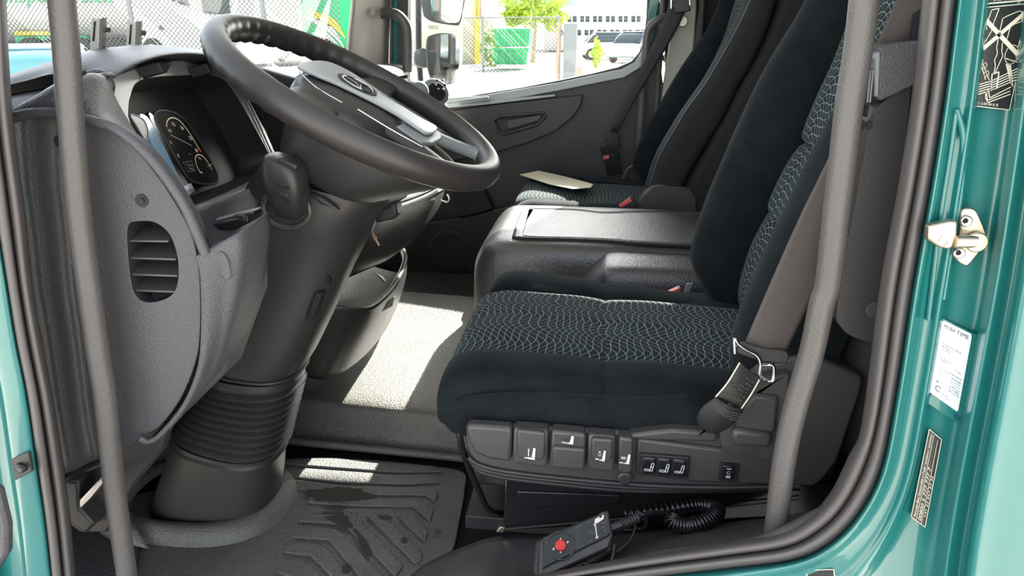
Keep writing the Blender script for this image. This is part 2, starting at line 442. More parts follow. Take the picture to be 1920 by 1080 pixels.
# cab floor: raised centre, foot well, wheel arch under the seat
def floor_net():
    xs = [-1.05, -.8, -.55, -.3, -.05, .25, .6, .9]
    prof = [(1.235, .0), (1.26, .004), (1.275, .025), (1.285, .058), (1.31, .08), (1.45, .085), (1.7, .085), (1.95, .085), (1.99, .08), (2.01, .06), (2.02, -.1)]
    net = []
    for x in xs:
        dy = .10*max(0, -.35-x)-.06*max(0, x+.2)
        net.append([V((x, y+dy, z)) for y, z in prof])
    return net
struct(patch('floor_centre', floor_net(), M['floor'], k=5))
struct(rbox('floor_passenger', (-.1, 2.38, -.10), .95, .375, .015, M['ribmat'], bevel=.004))
struct(rbox('floor', (-.1, 1.0, -.02), .95, .42, .015, M['carpet'], bevel=0))
# wheel arch platform under the driver seat
pf = [V((-.075, .69, -.01)), V((-.045, .72, .10)), V((.9, .70, .12)), V((.9, .70, -.02))]
arch = plate('floor_wheel_arch', [V((-.09, .74, .0)), V((-.06, .74, .075)), V((-.03, .74, .09)), V((.9, .74, .10)), V((.9, .74, .0))], V((0, .53, 0)), M['carpet'], bevel=.01)
struct(arch)
# body shell
struct(rbox('ceiling', (.035, 1.72, 1.58), .895, 1.12, .02, M['headliner'], bevel=0))
struct(plate('wall_rear', [V((.92, .6, -.05)), V((.92, 2.8, -.05)), V((.92, 2.8, 1.58)), V((.92, .6, 1.58))], V((.03, 0, 0)), M['void'], bevel=0))
struct(plate('wall_rear_side', [A(1700, -60, .70), A(1755, -260, .70), V((.92, .70, 1.58)), V((.92, .70, 0)), V((.40, .70, .0)), A(1560, 985, .70), A(1640, 800, .70)], V((0, -.02, 0)), M['void'], bevel=0))
struct(plate('wall_front', [V((-1.12, .66, -.1)), V((-1.12, 2.8, -.1)), V((-1.12, 2.8, .68)), V((-1.12, .66, .68))], V((-.03, 0, 0)), M['black'], bevel=0))
# passenger door; unseen top of its window opening set low to cut the sun
YD = 2.75
hole = cr(L([(766, -105), (764, 40), (764, 150), (796, 187)], YD), 1)+L([(835, 189), (900, 177), (975, 165), (1048, 151), (1110, 138), (1159, 126), (1184, 115), (1199, 98), (1208, 74), (1213, 30), (1216, -105)], YD)
dr = struct(plate('door_2', L([(745, -330), (745, 150), (700, 320), (690, 575), (1275, 585), (1262, 300), (1240, 130), (1228, -330)], YD), V((0, .05, 0)), M['softblack'], holes=[hole], bevel=.004))
struct(mk('window_2', [A(755, -275, YD+.025), A(1225, -275, YD+.025), A(1225, 200, YD+.025), A(755, 200, YD+.025)], [(0, 1, 2, 3)], M['glass'], smooth=False))
# rail along the sill, colour lightened as if sunlit, trim strips, armrest wedge, pull recess, speaker
plate('window_rail', L([(818, 186), (900, 180), (1048, 155), (1165, 130), (1190, 117), (1207, 90), (1213, 60), (1222, 62), (1219, 98), (1200, 128), (1170, 146), (1050, 170), (905, 196), (822, 204)], YD-.018), V((0, .02, 0)), M['silver_lit'], dr, bevel=.004)
plate('trim_strip', L([(832, 196), (895, 186), (900, 190), (1040, 177), (1042, 181), (915, 196), (836, 203)], YD-.03), V((0, .02, 0)), M['silver_lit'], dr, bevel=.002)
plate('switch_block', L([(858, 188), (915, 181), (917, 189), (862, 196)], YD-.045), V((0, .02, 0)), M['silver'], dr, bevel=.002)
wedge_hole = L([(926, 226), (938, 218), (1020, 211), (1023, 218), (1008, 234), (945, 252), (934, 248)], YD-.028)
plate('armrest_panel', L([(800, 214), (915, 198), (1035, 184), (1093, 178), (1088, 200), (1072, 222), (1042, 246), (990, 268), (925, 288), (830, 305), (780, 310)], YD-.028), V((0, .028, 0)), M['panel2'] if 'panel2' in M else M['column'], dr, holes=[wedge_hole], bevel=.004)
tube('pull_cup_rim', wedge_hole, .006, M['softblack'], dr, n=8, closed=True)
plate('pull_cup', L([(950, 226), (1018, 214), (1010, 226), (952, 243)], YD-.02), V((0, .01, 0)), M['lever'], dr, bevel=.002)
plate('lower_door_panel', L([(690, 420), (800, 418), (880, 405), (940, 390), (1000, 372), (1000, 585), (690, 575)], YD-.05), V((0, .05, 0)), M['softblack'], dr, bevel=.008)
sp = A(844, 470, YD-.052)
disc('speaker_ring', sp, (0, -1, 0), .088, .010, M['column'], dr, n=40, bevel=.003)
disc('speaker_cover', sp+V((0, -.008, 0)), (0, -1, 0), .079, .006, M['speaker'], dr, n=40, bevel=.002)
plate('door_pocket', L([(850, 352), (905, 350), (925, 392), (895, 402), (858, 408)], YD-.06), V((0, .05, 0)), M['black'], dr, bevel=.006)
# far front pillar, its seals and outer paint
struct(patch('trim_1', [[A(674, -330, 2.42), A(659, -20, 2.42), A(652, 60, 2.42), A(644, 150, 2.42)], [A(695, -330, 2.55), A(688, -20, 2.56), A(683, 60, 2.56), A(680, 150, 2.56)], [A(714, -330, 2.66), A(712, -20, 2.66), A(711, 60, 2.66), A(708, 150, 2.66)], [A(722, -330, 2.74), A(720, -20, 2.74), A(719, 60, 2.74), A(717, 150, 2.74)]], M['beige'], k=5, th=.01))
disc('pillar_plug', A(696, 22, 2.57), V((.35, -1, 0)), .014, .004, M['beige'], bevel=.001)['kind'] = 'structure'
struct(tube('trim_2', [A(727, -330, 2.72), A(724, -20, 2.72), A(722, 60, 2.72), A(720, 165, 2.72)], .016, M['rubber'], k=3))
struct(tube('trim_3', [A(736, -330, 2.76), A(735, -20, 2.76), A(733, 160, 2.76)], .008, M['rubber']))
struct(plate('trim_4', L([(738, -330), (756, -330), (755, 160), (733, 160)], 2.78), V((0, .05, 0)), M['tealdark'], bevel=.003))
# far rear pillar and side wall behind the passenger door
struct(plate('wall_passenger_side', L([(1236, -330), (1248, 130), (1268, 300), (1275, 600), (1800, 600), (1800, -330)], 2.80), V((0, .03, 0)), M['void'], holes=[L([(1478, -150), (1476, 60), (1480, 120), (1560, 120), (1570, -150)], 2.80)], bevel=0))
struct(mk('window_3', [A(1465, -160, 2.815), A(1575, -160, 2.815), A(1575, 130, 2.815), A(1465, 130, 2.815)], [(0, 1, 2, 3)], M['glass'], smooth=False))
struct(plate('trim_5', L([(1222, -330), (1218, 0), (1212, 75), (1222, 80), (1236, 0), (1240, -330)], 2.73), V((0, .03, 0)), M['tealdark'], bevel=.002))
struct(tube('trim_6', [A(1247, -330, 2.72), A(1242, 0, 2.72), A(1236, 130, 2.72), A(1222, 300, 2.72)], .010, M['rubber'], k=3))
struct(plate('trim_7', L([(1266, -330), (1262, 20), (1258, 70), (1240, 190), (1228, 330), (1262, 330), (1300, 100), (1306, 20), (1312, -330)], 2.70), V((0, .05, 0)), M['beige'], bevel=.006))
struct(plate('trim_8', L([(1314, -330), (1308, 20), (1292, 120), (1255, 330), (1300, 330), (1345, -330)], 2.71), V((0, .05, 0)), M['softblack'], bevel=.006))
bt = disc('belt_anchor_bolt', A(1279, 40, 2.69), (0, -1, 0), .018, .01, M['metal'], bevel=.002); bt['kind'] = 'structure'
# windscreen
WS0, WS1 = V((-1.10, 0, .70)), V((-.86, 0, 1.56))
struct(mk('window_1', [V((WS0.x, .66, WS0.z)), V((WS0.x, 2.74, WS0.z)), V((WS1.x, 2.7, WS1.z)), V((WS1.x, .66, WS1.z))], [(0, 1, 2, 3)], M['glass'], smooth=False))
struct(tube('trim_9', [V((-1.10, .66, .70)), V((-1.10, 2.74, .70))], .012, M['black']))

# ---------------------------------------------------------------- near door frame (painted) and its seal
T = [(1838, -330), (1800, -60), (1770, 180), (1742, 360), (1710, 540), (1679, 740), (1650, 885), (1603, 972), (1545, 1025), (1480, 1051), (1373, 1064), (1200, 1084), (1000, 1108), (760, 1150)]
G = [(1968, -330), (1932, -60), (1905, 180), (1880, 360), (1852, 540), (1815, 740), (1785, 900), (1768, 1000), (1757, 1080), (1750, 1160), (1735, 1260), (1500, 1330), (1100, 1330), (760, 1330)]
prof = [(-.10, .640), (-.02, .622), (.0, .612), (.05, .598), (.10, .598), (.16, .606), (.30, .608), (.40, .602), (.46, .606), (.52, .614), (.75, .615), (.93, .614), (1.0, .602)]
net = [[A(lerp(t[0], g[0], f), lerp(t[1], g[1], f), y) for t, g in zip(T, G)] for f, y in prof]
jr = struct(patch('wall_near_rear_pillar', net, M['teal'], k=4))
prof2 = [(0, .602), (8, .592), (16, .584), (30, .586), (46, .588), (54, .578), (62, .566), (76, .560), (110, .560), (220, .556), (480, .553), (900, .552)]
Gv = [(1968, -330), (1932, -60), (1905, 180), (1880, 360), (1852, 540), (1815, 740), (1785, 900), (1768, 1000), (1757, 1080), (1745, 1200)]
struct(patch('wall_near_outer_skin', [[A(g[0]+d*(1-.1*i/8), g[1], y) for i, g in enumerate(Gv)] for d, y in prof2], M['teal'], k=4))
# raised pressed rib on the rear pillar
tube('pressed_rib', L([(1793, 205), (1805, 250), (1806, 300), (1798, 380), (1782, 470), (1768, 560)], .606), .0028, M['teal'], jr, k=6, n=8)
tube('pressed_rib', L([(1793, 205), (1780, 300), (1764, 400), (1752, 500), (1740, 600)], .606), .0022, M['teal'], jr, k=6, n=8)
# rubber seal round the opening, right and bottom
S = [(1780, -330), (1742, -60), (1716, 180), (1688, 360), (1655, 540), (1622, 790), (1598, 855), (1560, 930), (1515, 975), (1462, 1003), (1365, 1020), (1200, 1045), (1000, 1082), (760, 1120)]
sprof = [(-.08, .66), (0, .628), (.12, .612), (.30, .606), (.42, .612), (.48, .618), (.56, .610), (.72, .603), (.90, .606), (1.02, .616), (1.08, .63)]
struct(patch('trim_10', [[A(lerp(a[0], b[0], f), lerp(a[1], b[1], f), y) for a, b in zip(S, T)] for f, y in sprof], M['rubber'], k=4, th=.001))
# left jamb
SI = [(-12, -330), (4, -60), (12, 130), (22, 250), (42, 400), (57, 540), (78, 660), (97, 760), (117, 890), (128, 980), (142, 1120)]
SO = [(-52, -330), (-40, -60), (-35, 130), (-25, 250), (-6, 400), (16, 540), (32, 640), (52, 740), (70, 865), (88, 990), (102, 1120)]
struct(patch('trim_11', [[A(lerp(a[0], b[0], f), lerp(a[1], b[1], f), y) for a, b in zip(SO, SI)] for f, y in [(-.05, .63), (.02, .612), (.15, .603), (.35, .604), (.45, .613), (.52, .618), (.6, .611), (.78, .606), (.92, .612), (1, .625), (1.08, .68)]], M['rubber'], k=4, th=.001))
jl = struct(patch('wall_near_front_pillar', [[A(s[0]+d, s[1], y) for i, s in enumerate(SO)] for d, y in [(6, .63), (0, .614), (-6, .606), (-20, .604), (-46, .604), (-56, .610), (-110, .611), (-125, .596), (-300, .590), (-700, .60)]], M['teal'], k=4))
# ribbed step and inner metal at the foot of the front pillar
struct(plate('floor_entry_step', [AZ(120, 1130, .012), AZ(250, 1130, .012), AZ(262, 1020, .012), AZ(215, 1004, .012), AZ(180, 990, .012), AZ(126, 975, .012)], V((0, 0, -.02)), M['ribfoot'], bevel=.002))
struct(plate('trim_12', L([(118, 900), (190, 868), (275, 808), (318, 790), (300, 850), (255, 905), (225, 960), (200, 1000), (150, 1000), (130, 985)], .76), V((0, .02, 0)), M['column'], bevel=.004))
struct(plate('trim_18', L([(200, 1000), (215, 960), (300, 820), (345, 760), (380, 700), (470, 640), (470, 900), (300, 985)], 1.13), V((-.02, .02, 0)), M['black'], bevel=.004))
struct(plate('trim_13', L([(118, 905), (146, 903), (148, 955), (176, 984), (160, 1002), (128, 978)], .735), V((0, .03, 0)), M['column'], bevel=.004))
struct(plate('trim_14', L([(148, 938), (192, 893), (196, 905), (172, 935), (149, 957)], .73), V((0, .02, 0)), M['metal'], bevel=.002))

# ================================================================== OUTSIDE
def wheel(px, py, y, r, par, wd=.25):
    c = A(px, py, y)
    tb = disc('wheel', c, (0, -1, 0), r, -wd, M['black'], par, n=24, bevel=.02)
    disc('hub', c+V((0, -.01, 0)), (0, -1, 0), r*.55, -.06, M['metal'], tb, n=16, bevel=.01)
white = plain('white_lacquer', (.80, .80, .79), .35); darkglass = plain('tinted_glass', (.05, .07, .08), .08)
green = plain('green_lacquer', (.01, .42, .14), .35); yellow = plain('yellow_lacquer', (.85, .60, .04), .4)
greydark = plain('chassis_grey', (.10, .10, .11), .6); tanksilver = plain('tank_skin', (.62, .62, .60), .3, .5)
wallm = grain('pale_render', (.70, .66, .52), .9, 30, .2, .004); wallm2 = grain('white_render', (.72, .70, .66), .9, 30, .2, .004)
woodm = plain('weathered_post', (.35, .27, .20), .8); galv = plain('galvanised', (.20, .21, .22), .5, .4)
# chain link fences
def fence(label, y, x0, x1, z0, z1, pitch, posts, wr, lean=1):
    f = thing('chain_link_fence', label, 'fence', (x0, y, GZ))
    ls = []
    h = z1-z0; x = x0-h
    while x < x1:
        for s_ in (0, 1):
            a = V((x, y, z0 if s_ == 0 else z1)); b = V((x+h, y, z1 if s_ == 0 else z0))
            def clip(p, q, xx): return p+(q-p)*((xx-p.x)/(q.x-p.x))
            if a.x < x0: a = clip(a, b, x0)
            if b.x > x1: b = clip(a, b, x1)
            if b.x > a.x+.01: ls.append([a+V((0, s_*wr, 0)), b+V((0, s_*wr, 0))])
        x += pitch
    o = tubes('wire_mesh', ls, wr, galvd, f, n=3); o['kind'] = 'stuff'
    tube('top_rail', [V((x0, y, z1)), V((x1, y, z1))], wr*2.5, galv, f, n=6)
    for px in posts: tube('post', [V((px, y+.03, GZ)), V((px, y+.03, z1+.05))], .045, galv, f, n=8)
galvd = plain('fence_wire', (.10, .10, .10), .7)
xl = A(-40, 60, 12).x; xr = A(640, 60, 12).x
fence('chain link fence in front of the parked trucks, seen through the windscreen', 12, xl, xr, GZ, 2.0, .085, [A(250, 60, 12).x, A(497, 60, 12).x], .0075)
fence('low chain link fence in front of the green bins', 26, A(868, 60, 26).x, A(1052, 60, 26).x, GZ, 1.45, .14, [A(905, 60, 26).x, A(1046, 60, 26).x], .009)
# tank lorry behind the fence on the left
tk = thing('tank_truck', 'silver tank truck with green web address lettering behind the fence', 'truck', A(120, 200, 19))
c0, c1 = A(-120, 8, 17), A(243, 8, 17)
ux = (c1-c0).normalized(); rr = .95
loft('tank', [ring(c0+V((0, 1.0, 0))+ux*d, V((0, 1, 0)), V((0, 0, 1)), rr*s, rr*s, 28, 2.4) for d, s in [(0, .3), (.08, .85), (.3, 1), ((c1-c0).length-.3, 1), ((c1-c0).length-.08, .85), ((c1-c0).length, .3)]], tanksilver, tk, k=2)
q = [A(-30, -24, 17.0), A(208, -24, 17.0), A(208, 15, 17.0), A(-30, 15, 17.0)]
for p_ in q: p_.y = 17.04
P_ = Print(q, .02); P_.text('transporters.ch', 0, 0, 1, 1); P_.build('lettering', green, tk)
rbox('chassis', lerp(c0, c1, .5)+V((0, 1.0, -1.15)), (c1-c0)*.5, .8, .12, greydark, tk, bevel=.02)
rbox('side_skirt', lerp(A(15, 75, 17), A(160, 78, 17), .5)+V((0, .2, 0)), 1.0, .05, .12, green, tk, bevel=.02)
rbox('stripe', lerp(A(15, 65, 17), A(110, 60, 17), .5)+V((0, .12, 0)), .6, .03, .05, yellow, tk, bevel=.01)
for px in (60, 105, 150, 215): wheel(px, 108, 17, .48, tk)
# white tractor unit
tr = thing('truck', 'white truck cab parked behind the fence, seen over the dashboard hood', 'truck', A(340, 200, 15))
yb = 15
plate('cab', L([(243, -60), (262, 60), (262, 118), (420, 125), (470, 100), (470, -60)], yb), V((0, 2.4, 0)), white, tr, bevel=.12, seg=3)
plate('windscreen', L([(372, -30), (425, -30), (432, 28), (380, 26)], yb-.02), V((0, .06, 0)), darkglass, tr, bevel=.02)
plate('grille', L([(392, 50), (432, 52), (430, 88), (398, 84)], yb-.03), V((0, .06, 0)), greydark, tr, bevel=.02)
for i in range(5): rbox('grille_bar', A(413, 56+7*i, yb-.06), .21, .015, .02, white, tr, bevel=.005)
plate('side_window', L([(285, -30), (340, -30), (356, 14), (318, 0), (290, -4)], yb-.02), V((0, .06, 0)), darkglass, tr, bevel=.02)
plate('marker', L([(298, 47), (309, 56), (298, 56)], yb-.03), V((0, .05, 0)), greydark, tr, bevel=.005)
wheel(287, 95, yb-.05, .26, tr)
# green lorry with swoosh
gt = thing('truck', 'green truck side with yellow and white swoosh beside the far windscreen pillar', 'truck', A(600, 200, 15))
plate('box_body', L([(560, -60), (566, 90), (700, 96), (700, -60)], 15), V((0, 2.4, 0)), green, gt, bevel=.05)
def swoosh(pts, wd, m):
    p = cr([A(a, b, 14.985) for a, b in pts], 6); n_ = len(p); up = V((0, 0, 1)); vs = []; fs = []
    for i, v in enumerate(p):
        h_ = wd*math.sin(math.pi*(i+.4)/(n_)); vs += [v+up*h_, v-up*h_]
        if i: fs.append((2*i-2, 2*i, 2*i+1, 2*i-1))
    mk('swoosh', vs, fs, m, gt, smooth=False)
swoosh([(574, 22), (600, 32), (630, 48), (648, 72)], .10, yellow)
swoosh([(572, 32), (600, 44), (626, 62), (646, 90)], .09, white)
swoosh([(585, 62), (610, 66), (632, 82)], .06, white)
rbox('undertray', A(640, 108, 14.9), 1.0, .2, .16, greydark, gt, bevel=.02)
wheel(600, 105, 15, .42, gt)
# pale trailer between
tb_ = thing('trailer', 'beige box trailer between the white cab and the green truck', 'trailer', A(500, 200, 16))
plate('box', L([(452, -60), (452, 70), (556, 74), (556, -60)], 18.5), V((0, 2.4, 0)), wallm, tb_, bevel=.05)
wheel(480, 94, 18.5, .45, tb_); wheel(530, 94, 18.5, .45, tb_)
# cars
def car(label, cx, cy, ln, ht, wd, head, m, glassm, group=None):
    t = thing('car', label, 'car', (cx, cy, GZ), group)
    ex = V((math.cos(head), math.sin(head), 0)); ey = V((-math.sin(head), math.cos(head), 0)); o = V((cx, cy, GZ)); up = V((0, 0, 1))
    def rg(s, hw, zb, zt, e=4): return ring(o+ex*(s*ln)+up*((zb+zt)/2*ht), ey, up, hw*wd/2, (zt-zb)/2*ht, 24, e)
    loft('body', [rg(-.5, .75, .25, .5), rg(-.47, .95, .18, .58), rg(-.35, 1, .16, .64), rg(0, 1, .16, .66), rg(.3, 1, .16, .64), rg(.46, .93, .18, .55), rg(.5, .75, .25, .45)], m, t, k=3)
    loft('roof', [rg(-.38, .80, .55, .64), rg(-.26, .80, .58, .96), rg(-.05, .78, .58, 1.0), rg(.08, .78, .58, .97), rg(.26, .82, .55, .66)], glassm, t, k=3)
    rbox('roof_skin', o+ex*(-.09*ln)+up*(ht*.985), ex*(.17*ln), ey*(wd*.33), up*.02, m, t, bevel=.02)
    for s_ in (-.32, .32):
        for e_ in (-1, 1):
            d_ = disc('wheel', o+ex*(s_*ln)+ey*(e_*wd*.5)+up*.31, ey*e_, .31, -.2, M['black'], t, n=20, bevel=.02)
            disc('hub', o+ex*(s_*ln)+ey*(e_*(wd*.5+.005))+up*.31, ey*e_, .18, -.03, M['metal'], d_, n=14, bevel=.005)
bluep = paint('pale_blue_lacquer', (.42, .52, .62)); silverp = paint('silver_lacquer', (.6, .6, .6))
screen = plain('car_glass', (.12, .30, .34), .05)
a_ = A(30, 200, 5.6)
car('pale blue car close in front of the truck, seen left of the dashboard', a_.x, a_.y+.2, 4.3, 1.18, 1.8, R(52), bluep, screen)
for (px, y, m, lb, hd) in [(1150, 41, white, 'white car parked before the far building', 10), (1188, 47, silverp, 'silver car parked right of the white car by the far building', 12), (1201, 37, bluep, 'blue car at the right edge of the passenger window', 60)]:
    p = A(px, 95, y); car(lb, p.x, y, 4.2, 1.45, 1.75, R(hd), m, darkglass)
# green containers
for i, (x0, x1, y0, y1, lb) in enumerate([(926, 994, 56, 88, 'upper green skip stacked behind the low fence'), (924, 990, 92, 121, 'lower green skip standing behind the low fence')]):
    t = thing('skip_container', lb, 'container', A(960, y1, 28))
    plate('tub', L([(x0, y0), (x1, y0), (x1-3, y1), (x0+3, y1)], 28), V((0, 1.6, 0)), green, t, bevel=.04)
    for k_ in range(5): rbox('rib', A(lerp(x0+8, x1-8, k_/4), (y0+y1)/2, 27.97), .04, .04, .28, green, t, bevel=.01)
    rbox('rim', A((x0+x1)/2, y0, 27.95), .72, .06, .05, green, t, bevel=.02)
# bollard post group
p = A(1070, 60, 18); t = thing('gate_post', 'thick grey metal gate post beyond the passenger window', 'post', (p.x, 18, GZ))
rbox('post', (p.x, 18, .3), .16, .12, .72+.1, galv, t, bevel=.02)
tube('brace', [V((p.x-.28, 18, GZ)), V((p.x-.28, 18, 1.15))], .05, woodm, t, n=8)
rbox('hinge', (p.x-.14, 18, .9), .14, .05, .03, galv, t, bevel=.01)
p = A(1083, 132, 19); props(rbox('bollard', (p.x, 19, -.15), .11, .11, .25, woodm), 'short brown wooden bollard beside the gate post', 'bollard')
# buildings
b1 = thing('building', 'cream building wall filling the view behind the door mirrors', 'building', A(840, 120, 34))
plate('wall', L([(700, -200), (700, 122), (905, 124), (905, -200)], 34), V((0, 8, 0)), wallm, b1, bevel=0)
for px in (772, 895): plate('pilaster', L([(px-5, -200), (px-5, 122), (px+5, 122), (px+5, -200)], 33.9), V((0, .2, 0)), yellow if px == 895 else wallm2, b1, bevel=.02)
for i in range(2): plate('shutter_slit', L([(893+7*i, -60), (893+7*i, 35), (895+7*i, 35), (895+7*i, -60)], 33.85), V((0, .05, 0)), woodm, b1, bevel=0)
P_ = Print(quad([(803, 47), (823, 47), (823, 55), (803, 55)], 33.95), .02); P_.text('PARKING', 0, 0, 1, 1); P_.build('wall_sign_lettering', greydark, b1)
b2 = thing('building', 'long white two storey building with window bands behind the parked cars', 'building', A(1140, 80, 60))
plate('wall', L([(1020, 14), (1020, 95), (1260, 95), (1260, 18)], 60), V((0, 10, 0)), wallm2, b2, bevel=0)
plate('roof_edge', L([(1015, 10), (1015, 17), (1270, 21), (1270, 14)], 59.5), V((0, 11, 0)), white, b2, bevel=0)
for r_, (y0, y1) in enumerate([(30, 41), (56, 66)]):
    for k_ in range(7):
        x0 = 1040+r_*8+k_*24
        w_ = plate('window', L([(x0, y0), (x0+17, y0), (x0+17, y1), (x0, y1)], 59.9), V((0, .2, 0)), darkglass, b2, bevel=0)
        rbox('mullion', A(x0+8.5, (y0+y1)/2, 59.85), .05, .04, .28, white, w_, bevel=0)
b3 = thing('building', 'grey green shed roof at the top of the passenger window', 'building', A(1000, 80, 70))
plate('wall', L([(905, -60), (905, 45), (960, 45), (1030, 12), (1100, 12), (1100, -60)], 70), V((0, 8, 0)), plain('grey_cladding', (.30, .36, .34), .6), b3, bevel=0)
# tree and bushes : leaf crowns
leafm = plain('spring_leaves', (.38, .50, .04), .6); leafd = plain('green_leaves', (.16, .30, .03), .6)
def crown(name, parent, c, rx, ry, rz, n, sz, m):
    vs = []; fs = []
    for i in range(n):
        d = V((random.gauss(0, 1), random.gauss(0, 1), random.gauss(0, 1))).normalized()*random.uniform(.55, 1)
        lump = 1+.18*math.sin(5*d.x+2)+.15*math.sin(7*d.z+1)
        p = V((c[0]+d.x*rx*lump, c[1]+d.y*ry*lump, c[2]+d.z*rz*lump))
        a = V((random.uniform(-1, 1), random.uniform(-1, 1), random.uniform(-1, 1))).normalized()*sz; b = a.orthogonal().normalized()*sz*.5
        k_ = len(vs); vs += [p-a, p+b, p+a, p-b]; fs.append((k_, k_+1, k_+2, k_+3))
    o = mk(name, vs, fs, m, parent, smooth=False); o['kind'] = 'stuff'; return o
t = thing('tree', 'bright yellow green tree behind the green skips', 'tree', A(1000, 110, 36))
tp = A(1000, 20, 36)
tube('trunk', [V((tp.x, 36, GZ)), V((tp.x+.1, 36, 1.2)), V((tp.x, 36, tp.z))], [.14, .1, .06], woodm, t, n=8)
for dx, dz, r_ in [(-.7, .3, .95), (.6, .35, 1.0), (0, 1.1, 1.1), (0, 0, 1.0), (1.0, -.3, .7), (-1.0, -.2, .6)]:
    crown('leaf_clump', t, (tp.x+dx, 36, tp.z+dz), r_, r_, r_*.8, 700, .11, leafm)
for i, (px, py, y, rx, rz, lb) in enumerate([(920, 92, 31, .55, .9, 'yellow green bush left of the green skips'), (1119, 100, 30, .25, .5, 'small yellow shrub before the parked cars')]):
    p = A(px, py, y); t = thing('bush', lb, 'bush', (p.x, y, GZ)); crown('foliage', t, p, rx, .5, rz, 800, .07, leafd if i == 0 else leafm)
    tube('stem', [V((p.x, y, GZ)), p], .03, woodm, t, n=6)
# ================================================================== DASHBOARD
db = thing('dashboard', 'dark grey dashboard with leathery hood, instrument binnacle and side air vent', 'dashboard', (-.8, 1.2, .3))
# ribbed end trim beside the seal
er = [(-20, 205), (-4, 330), (14, 440), (28, 540), (48, 640), (68, 760), (92, 903)]
ec = [0, 34, 50, 60, 70, 84, 100, 112, 122, 134, 175]
ey_ = [.701, .698, .696, .6942, .696, .698, .698, .697, .6950, .697, .70]
eh = {0: 0}
net = []
for c_, y_ in zip(ec, ey_):
    net.append([A(p[0]+c_*(1-.28*i/6)+(8*(i == 0)*c_/100), p[1]-(0 if i else .10*c_)-(.35*c_ if i == 6 else 0), y_) for i, p in enumerate(er)])
patch('side_trim', net, M['panel'], db, k=5, th=.004)
# vented end cap
YC = .690
capo = cr(L([(118, 222), (160, 232), (206, 247), (252, 280), (296, 332), (335, 392), (362, 450), (374, 520), (375, 620), (366, 680), (338, 748), (300, 798), (272, 815), (232, 842), (192, 868), (176, 760), (160, 600), (146, 470), (132, 330)], YC), 4, True)
vh = cr(L([(240, 424), (262, 415), (292, 418), (318, 440), (332, 480), (334, 520), (326, 548), (306, 562), (276, 567), (256, 556), (246, 530), (240, 475)], YC), 4, True)
cap = plate('end_cap', capo, V((0, .03, 0)), M['panel'], db, holes=[vh], bevel=.004)
# recessed vent with slats
vb = thing; vent = plate('air_vent', [p+V((0, .045, 0))+(p-A(288, 490, YC))*.12 for p in vh], V((0, .01, 0)), M['void'], db, bevel=0)
n_ = len(vh)
mk('vent_wall', vh+[p+V((0, .05, 0)) for p in vh], [(i, (i+1) % n_, n_+(i+1) % n_, n_+i) for i in range(n_)], M['softblack'], vent)
for (x0, x1, y0, y1) in [(236, 316, 443, 444), (238, 330, 475, 478), (242, 333, 506, 509), (246, 330, 536, 539), (254, 314, 561, 563)]:
    a, b = A(x0, y0, YC+.006), A(x1, y1, YC+.006)
    rbox('slat', (a+b)/2+V((0, .012, -.001)), (b-a)/2, V((0, .014, .004)), .0013, M['lever'], vent, bevel=.0006)
rbox('vent_mullion', A(253, 490, YC+.02), .002, .010, .055, M['softblack'], vent, bevel=.001)
# screws
for (px, py, r_) in ((266, 376, .0072), (111, 265, .006)):
    s_ = disc('screw', A(px, py, YC-.0005), (0, -1, 0), r_, .0015, M['black'], db, bevel=.0006)
    disc('screw_socket', A(px, py, YC-.002), (0, -1, 0), r_*.5, .002, M['black'], s_, n=6, bevel=.0003)
# rolled lip around the cap and the outer frame
lipc = [(20, 222), (60, 212), (118, 212), (168, 226), (214, 240), (262, 276), (306, 326), (346, 386), (372, 444), (385, 476)]
tube('cap_lip', L(lipc, .683), .0058, M['panel'], db, n=10, k=5)
frame = cr(L([(376, 476), (385, 520), (386, 620), (378, 690), (350, 757), (308, 808), (284, 824), (268, 818)], .688), 5)
frame2 = cr(L([(455, 430), (460, 470), (452, 540), (436, 610), (412, 678), (366, 742), (318, 800), (288, 822)], .715), 5)
mkp = lambda nm, a, b, m, par, up=0: mk(nm, a+b, [(i, i+1, len(a)+i+1, len(a)+i) for i in range(len(a)-1)], m, par)
patch('lower_frame', [frame[::5]+[frame[-1]], [lerp(a, b, .12)+V((0, -.008, 0)) for a, b in zip(frame[::5]+[frame[-1]], frame2[::5]+[frame2[-1]])], [lerp(a, b, .5)+V((0, -.006, 0)) for a, b in zip(frame[::5]+[frame[-1]], frame2[::5]+[frame2[-1]])], frame2[::5]+[frame2[-1]], [p+V((-.01, .08, 0)) for p in frame2[::5]+[frame2[-1]]]], M['panel'], db, k=5, th=.003)
tube('frame_bead', [p+V((0, -.004, 0)) for p in frame], .0035, M['panel'], db, n=8)
disc('oval_button', A(421, 498, .693), (0, -1, 0), .0065, .002, M['panel'], db, u=V((1, 0, .1)), rv=.017, bevel=.002)
plate('knee_recess', L([(398, 590), (404, 606), (392, 668), (385, 660), (384, 640)], .698), V((0, .01, 0)), M['void'], db, bevel=.001)
plate('knee_panel', L([(372, 470), (395, 470), (452, 425), (470, 440), (470, 560), (420, 700), (330, 790), (300, 790)], .76), V((0, .05, 0)), M['panel'], db, bevel=.004)
